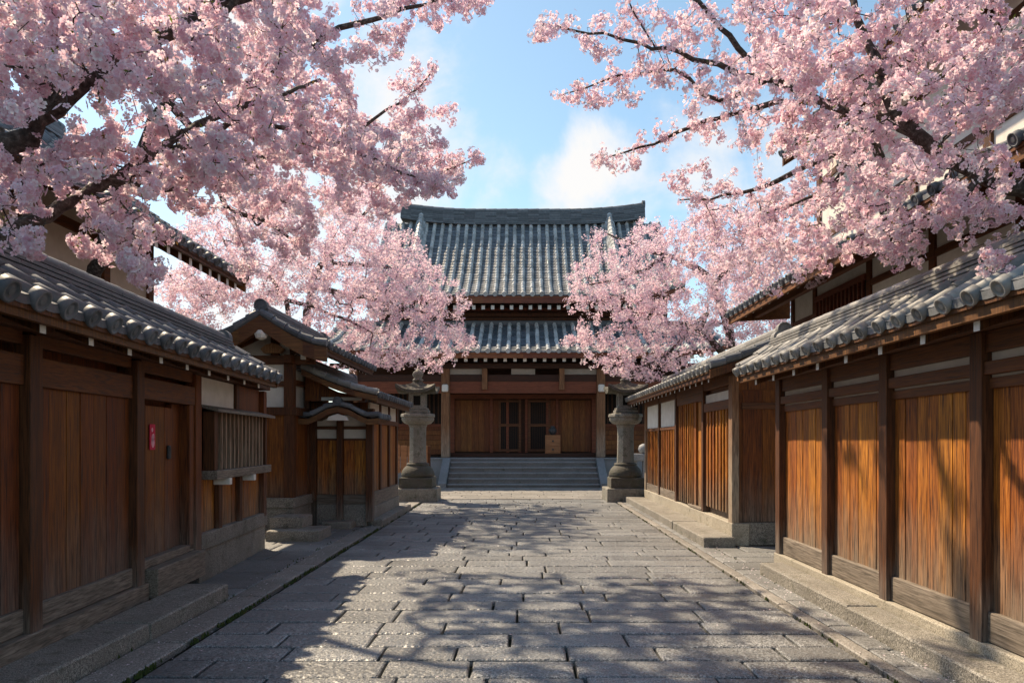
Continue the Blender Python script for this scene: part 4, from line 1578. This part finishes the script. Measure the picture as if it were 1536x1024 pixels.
# near tree on the left, trunk behind the house front just outside the picture
cherry('large near cherry tree reaching in from the left with thick dark limbs', 11, [
    ([(-4.75, 4.3, 0), (-4.7, 4.25, 1.4), (-4.3, 4.0, 2.4), (-3.6, 3.8, 2.95), P(0, 225, 3.9), P(80, 160, 4.0), P(185, 85, 4.2), P(300, 20, 4.5), P(400, -50, 4.9), P(520, -130, 5.4)], .095, .025),
    ([(-4.3, 4.0, 2.4), P(-90, 390, 4.1), P(15, 345, 4.2), P(75, 322, 4.4), P(160, 275, 4.7), P(235, 225, 4.9), P(310, 178, 5.3), P(400, 150, 5.8), P(480, 120, 6.4)], .055, .012),
    ([P(0, 230, 3.9), P(50, 250, 4.2), P(110, 262, 4.4), P(190, 275, 4.6), P(270, 270, 4.8)], .03, .010),
    ([P(160, 275, 4.7), P(240, 285, 5.0), P(330, 262, 5.4), P(410, 228, 5.9)], .035, .010),
    ([P(300, 20, 4.5), P(420, -20, 5.2), P(470, -60, 5.6)], .03, .01),
    ([P(80, 160, 4.0), P(30, 60, 4.0), P(-30, -60, 4.2), P(-60, -200, 4.6)], .05, .02),
    ([P(235, 225, 4.9), P(300, 215, 5.2), P(350, 185, 5.6), P(480, 205, 6.2), P(560, 240, 6.7), P(640, 272, 7.2)], .030, .008),
], [(70, 70, 130, 110, 3.2, 4.6, 75), (230, 70, 130, 110, 3.4, 5.2, 75), (60, 265, 95, 60, 3.4, 4.6, 18), (60, 110, 80, 70, 3.4, 4.3, 26), (120, 215, 60, 34, 3.8, 4.7, 14), (130, 40, 120, 50, 3.6, 4.8, 30), (250, 240, 140, 55, 3.8, 5.4, 45),
    (40, 350, 50, 40, 3.4, 4.2, 8), (180, 345, 80, 45, 3.7, 4.8, 22), (215, 395, 30, 25, 3.8, 4.4, 6), (330, 200, 110, 90, 4.2, 6, 55), (390, 70, 90, 80, 4.4, 6, 40),
    (285, 305, 50, 20, 4.6, 5.6, 9), (460, 190, 80, 60, 5.2, 6.8, 36), (570, 235, 70, 45, 6, 7.4, 26), (650, 275, 55, 22, 6.6, 7.6, 12), (370, 395, 22, 22, 5.2, 5.8, 4),
    (150, -90, 260, 90, 3.6, 6, 40), (440, -60, 100, 60, 5, 6.5, 14)],
    .11, .0026, .47, .040, .011, 5.4, .060, .0245, True, 1.2, dens=1.5, layer=.0, clear=(((10, 225), (80, 165), 17), ((80, 165), (175, 92), 16), ((250, 218), (318, 178), 13), ((20, 342), (75, 324), 13), ((150, 262), (215, 275), 9), ((520, 35), (640, 5), 5)))

# middle tree on the left
cherry('middle cherry tree on the left leaning over the gatehouse towards the bright cloud', 23, [
    ([(-6.2, 9.5, 0), (-6.0, 9.4, 2.0), (-5.4, 9.2, 3.6), P(250, 150, 8.6), P(350, 130, 8.4), P(430, 95, 8.3), P(510, 45, 8.4), P(640, 5, 8.8), P(700, -25, 9.2)], .13, .012),
    ([P(250, 150, 8.6), P(320, 230, 9.0), P(380, 240, 9.2), P(470, 225, 9.4), P(560, 180, 9.6), P(630, 130, 9.8), P(650, 100, 9.9)], .05, .008),
    ([P(320, 230, 9.0), P(340, 310, 9.4), P(390, 330, 9.8), P(440, 362, 10.2)], .045, .018),
    ([P(470, 225, 9.4), P(560, 250, 9.8), P(640, 262, 10), P(715, 235, 10.2)], .03, .006),
    ([P(350, 130, 8.4), P(330, 40, 8.2), P(320, -80, 8.4)], .07, .02),
], [(420, 120, 110, 90, 7.6, 10.6, 95), (520, 50, 100, 55, 7.8, 9.4, 55), (640, 12, 70, 34, 8.4, 9.4, 34), (715, 2, 22, 14, 8.8, 9.4, 6), (420, 250, 120, 80, 8.4, 12.5, 140),
    (540, 215, 80, 60, 8.6, 12.5, 75), (640, 175, 55, 28, 9.4, 10.4, 26), (615, 115, 32, 30, 9.6, 10.2, 12), (640, 250, 60, 45, 9.4, 12, 50), (700, 238, 30, 14, 9.8, 10.4, 9),
    (425, 345, 55, 45, 8.8, 10.6, 34), (560, 300, 60, 25, 9.4, 10.6, 20), (380, 30, 120, 80, 7.8, 9.4, 60), (350, -80, 200, 80, 7.8, 9.6, 40)],
    .17, .0028, .48, .044, .018, 6.6, .082, .0262, False, .6, dens=1.8, layer=.7, clear=(((470, 70), (640, 5), 6), ((345, 315), (430, 360), 7), ((560, 180), (620, 130), 3)))

# far trees on the left
cherry('far cherry tree on the left between the gatehouse roof and the temple', 31, [
    ([(-6.2, 20, 0), (-6.1, 20, 1.8), (-5.9, 19.8, 3.2), P(470, 420, 19.4), P(520, 360, 19), P(560, 300, 19)], .22, .03),
    ([(-5.9, 19.8, 3.2), P(420, 430, 18.5), P(360, 400, 17.5), P(330, 350, 17)], .10, .02),
    ([P(470, 430, 19.4), P(560, 450, 19.5), P(640, 470, 20), P(690, 500, 20.4)], .09, .015),
    ([P(500, 395, 19), P(570, 400, 19), P(640, 420, 19.5)], .06, .015),
    ([P(400, 440, 18.5), P(500, 470, 17.8), P(560, 500, 17.6)], .07, .015),
], [(470, 370, 130, 100, 14, 20, 190), (350, 390, 100, 90, 14.6, 18, 120), (560, 400, 90, 70, 15, 21, 130), (600, 480, 95, 60, 17.5, 21, 120), (500, 500, 90, 60, 17, 20, 80), (590, 535, 45, 20, 17, 19.2, 28), (645, 540, 45, 16, 20.6, 21.4, 16),
    (670, 470, 40, 60, 18.5, 21, 34), (690, 515, 28, 22, 19.5, 20.8, 16), (535, 315, 60, 40, 17, 21, 50), (640, 420, 30, 14, 19, 20.6, 10), (290, 450, 60, 50, 15, 18, 60), (320, 425, 70, 45, 15, 18.5, 70), (255, 440, 45, 40, 15.5, 18, 34), (575, 405, 50, 36, 17.6, 20.6, 34)],
    .30, .0036, .47, .066, .024, 7.2, .12, .0255, False, .2, dens=2.7, layer=.95)

# near tree on the right
cherry('large near cherry tree reaching in from the right above the sunlit fence', 47, [
    ([(5.0, 5.9, 0), (4.95, 5.9, 1.6), (4.6, 5.8, 2.8), P(1560, 300, 5.6), P(1470, 265, 5.5), P(1390, 215, 5.6), P(1330, 175, 5.9), P(1260, 165, 6.2), P(1170, 120, 6.6)], .13, .02),
    ([P(1390, 215, 5.6), P(1345, 170, 5.6), P(1320, 110, 5.7), P(1290, 40, 5.8), P(1260, -80, 6)], .05, .015),
    ([P(1560, 300, 5.6), P(1600, 150, 5.4), P(1560, 0, 5.2), P(1500, -120, 5.2)], .07, .02),
    ([P(1470, 265, 5.5), P(1440, 300, 5.3), P(1380, 330, 5.4), P(1300, 350, 5.8)], .03, .008),
    ([P(1330, 175, 5.9), P(1270, 250, 6.3), P(1230, 290, 6.6), P(1150, 320, 7)], .03, .008),
], [(1450, 90, 110, 100, 4.4, 6, 90), (1300, 70, 120, 90, 4.8, 6.4, 95), (1480, 320, 70, 70, 4.4, 5.6, 36), (1430, 215, 80, 50, 4.3, 5.3, 30), (1380, 290, 110, 75, 4.8, 6.2, 70), (1290, 240, 100, 70, 5.2, 6.8, 65), (1250, 330, 110, 55, 5.6, 7, 60),
    (1330, 375, 70, 30, 5.4, 6.2, 22), (1510, 400, 36, 16, 4.3, 4.9, 7), (1500, 70, 60, 90, 4.3, 5.6, 40), (1470, 150, 60, 40, 4.3, 5.4, 20), (1340, 200, 90, 50, 4.6, 6, 34), (1240, 110, 80, 60, 5.4, 6.6, 36), (1170, 140, 80, 70, 5.8, 7, 40), (1210, 400, 28, 20, 6.2, 6.8, 7), (1190, 210, 70, 40, 6, 7.2, 24),
    (1400, -80, 240, 80, 4.6, 6.6, 50), (1190, 30, 90, 60, 5.6, 7, 40)],
    .13, .0026, .47, .042, .011, 5.2, .060, .0240, True, 1.1, dens=1.45, layer=.6, clear=(((1430, 255), (1480, 275), 14), ((1335, 170), (1385, 215), 12), ((1235, 155), (1275, 175), 9)))

# middle tree on the right
cherry('middle cherry tree on the right stretching pale sprays across the blue sky', 59, [
    ([(6.6, 12.5, 0), (6.3, 12.2, 2.5), (5.8, 11.6, 4.6), P(1310, 200, 10.2), P(1230, 150, 9.4), P(1150, 120, 9.0), P(1060, 95, 8.7), P(960, 65, 8.5), P(880, 48, 8.5), P(810, 35, 8.6)], .13, .008),
    ([P(1150, 120, 9.0), P(1080, 150, 9), P(1010, 108, 9), P(930, 118, 9), P(850, 140, 9)], .035, .007),
    ([P(1230, 150, 9.4), P(1140, 160, 9.4), P(1040, 190, 9.4), P(980, 215, 9.5), P(900, 240, 9.6)], .045, .007),
    ([P(1310, 200, 10.2), P(1210, 250, 10.2), P(1110, 290, 10.4), P(1020, 300, 10.6)], .06, .01),
    ([P(1150, 120, 9), P(1080, 40, 8.8), P(1030, -10, 8.8), P(960, -80, 9)], .04, .01),
    ([P(985, 75, 8.6), P(955, 20, 8.5), P(930, -20, 8.4)], .012, .007),
], [(850, 42, 52, 26, 8.2, 8.9, 26), (800, 50, 16, 18, 8.4, 8.8, 5), (930, 60, 60, 32, 8.2, 9, 30), (1020, 80, 70, 60, 8.2, 9.2, 55), (1090, 80, 70, 70, 8.2, 9.4, 60), (880, 140, 42, 20, 8.7, 9.3, 18), (960, 125, 40, 30, 8.6, 9.4, 18),
    (835, 150, 14, 12, 8.9, 9.2, 4), (1060, 140, 60, 40, 8.6, 9.6, 40), (1010, 205, 55, 24, 9.2, 9.8, 26), (930, 232, 40, 20, 9.2, 9.8, 16), (895, 240, 20, 12, 9.4, 9.8, 5), (1100, 190, 70, 36, 9, 10.4, 36), (1180, 130, 80, 80, 8.8, 10.2, 60),
    (1060, 270, 60, 22, 9.8, 10.8, 26), (1120, 310, 80, 45, 9.8, 11.4, 55), (1010, 270, 26, 14, 10, 10.6, 7), (1180, 380, 80, 60, 10, 12, 60), (1000, 10, 70, 30, 8.4, 9.2, 24), (1150, 0, 90, 50, 8.6, 10, 40), (1220, 260, 90, 80, 9.6, 11.4, 50), (1080, 370, 70, 40, 10.2, 12, 34), (1150, -80, 160, 60, 8.6, 10, 30)],
    .17, .0028, .48, .050, .022, 5.4, .076, .0250, False, .6, dens=1.25, layer=.7, clear=(((880, 48), (1010, 85), 4), ((1000, 190), (1120, 160), 4)))

# far trees on the right
cherry('far cherry tree on the right spreading behind the plank house towards the temple', 67, [
    ([(6.4, 20.5, 0), (6.3, 20.5, 2.0), (6.0, 20.3, 3.6), P(1070, 430, 19.8), P(1020, 390, 19.4), P(960, 370, 19.4), P(910, 350, 19.8)], .22, .02),
    ([(6.0, 20.3, 3.6), P(1040, 490, 19.5), P(970, 490, 19.4), P(900, 500, 20), P(860, 515, 20.4)], .11, .012),
    ([P(1070, 430, 19.8), P(1110, 380, 19), P(1120, 330, 18.6)], .08, .02),
    ([P(1000, 385, 19.4), P(930, 420, 19.4), P(870, 430, 19.8)], .06, .012),
    ([P(1060, 470, 19.6), P(1000, 530, 19), P(940, 560, 18.8)], .06, .015),
], [(1030, 420, 110, 80, 17, 21.5, 170), (950, 420, 80, 60, 18, 21, 110), (900, 420, 50, 40, 18.6, 20.8, 46), (940, 500, 80, 45, 18.2, 20.8, 90), (880, 515, 40, 20, 19.2, 20.6, 24), (1030, 510, 90, 50, 18, 21, 90), (955, 545, 60, 28, 18.2, 19.4, 44), (905, 540, 30, 18, 20.4, 21, 12),
    (985, 350, 45, 26, 18.6, 20.8, 30), (890, 360, 25, 16, 19.2, 20.4, 9), (1090, 370, 80, 60, 17, 20.5, 80), (1120, 450, 60, 60, 17, 20, 60), (860, 460, 16, 20, 19.4, 20.4, 6), (1130, 400, 70, 70, 15, 18.5, 90), (1165, 350, 50, 60, 14.5, 17, 50), (1150, 475, 45, 34, 16, 18.5, 44), (1080, 330, 60, 30, 16, 19, 30)],
    .30, .0036, .47, .066, .024, 7.2, .12, .0255, False, .2, dens=2.7, layer=.95)

# ------------------------------------------------------------------ fallen petals along the gutters
rg = np.random.default_rng(5)
n = 700
side = rg.random(n)
yy = 3.5 + 15 * rg.random(n) ** 1.3
xx = np.where(side < .35, 2.82 + rg.normal(0, .07, n), np.where(side < .6, -2.75 - np.abs(rg.normal(0, .18, n)), rg.uniform(-2.6, 2.6, n)))
d = rg.uniform(0, 6.28, n)
L = rg.uniform(.008, .014, n)
zc = .016 + rg.uniform(0, .003, n)
u = np.c_[np.cos(d), np.sin(d), np.zeros(n)]
v = np.c_[-np.sin(d), np.cos(d), np.zeros(n)]
c = np.c_[xx, yy, zc]
lift = np.array([0, 0, .004])
V = np.stack([c - u * L[:, None], c + v * (L * .7)[:, None] + lift, c + u * L[:, None], c - v * (L * .7)[:, None] + lift], 1).reshape(-1, 3)
e = bpy.data.objects.new('tmp', None)
C = np.repeat(PAL[rg.integers(0, 6, n)], 4, axis=0)
o = mesh_np('fallen_petals', V, np.arange(n)[:, None] * 4 + np.array([[0, 1, 2, 3]]), M['petal'], e, C)
o.parent = None
bpy.data.objects.remove(e)
struct(o, 'stuff')
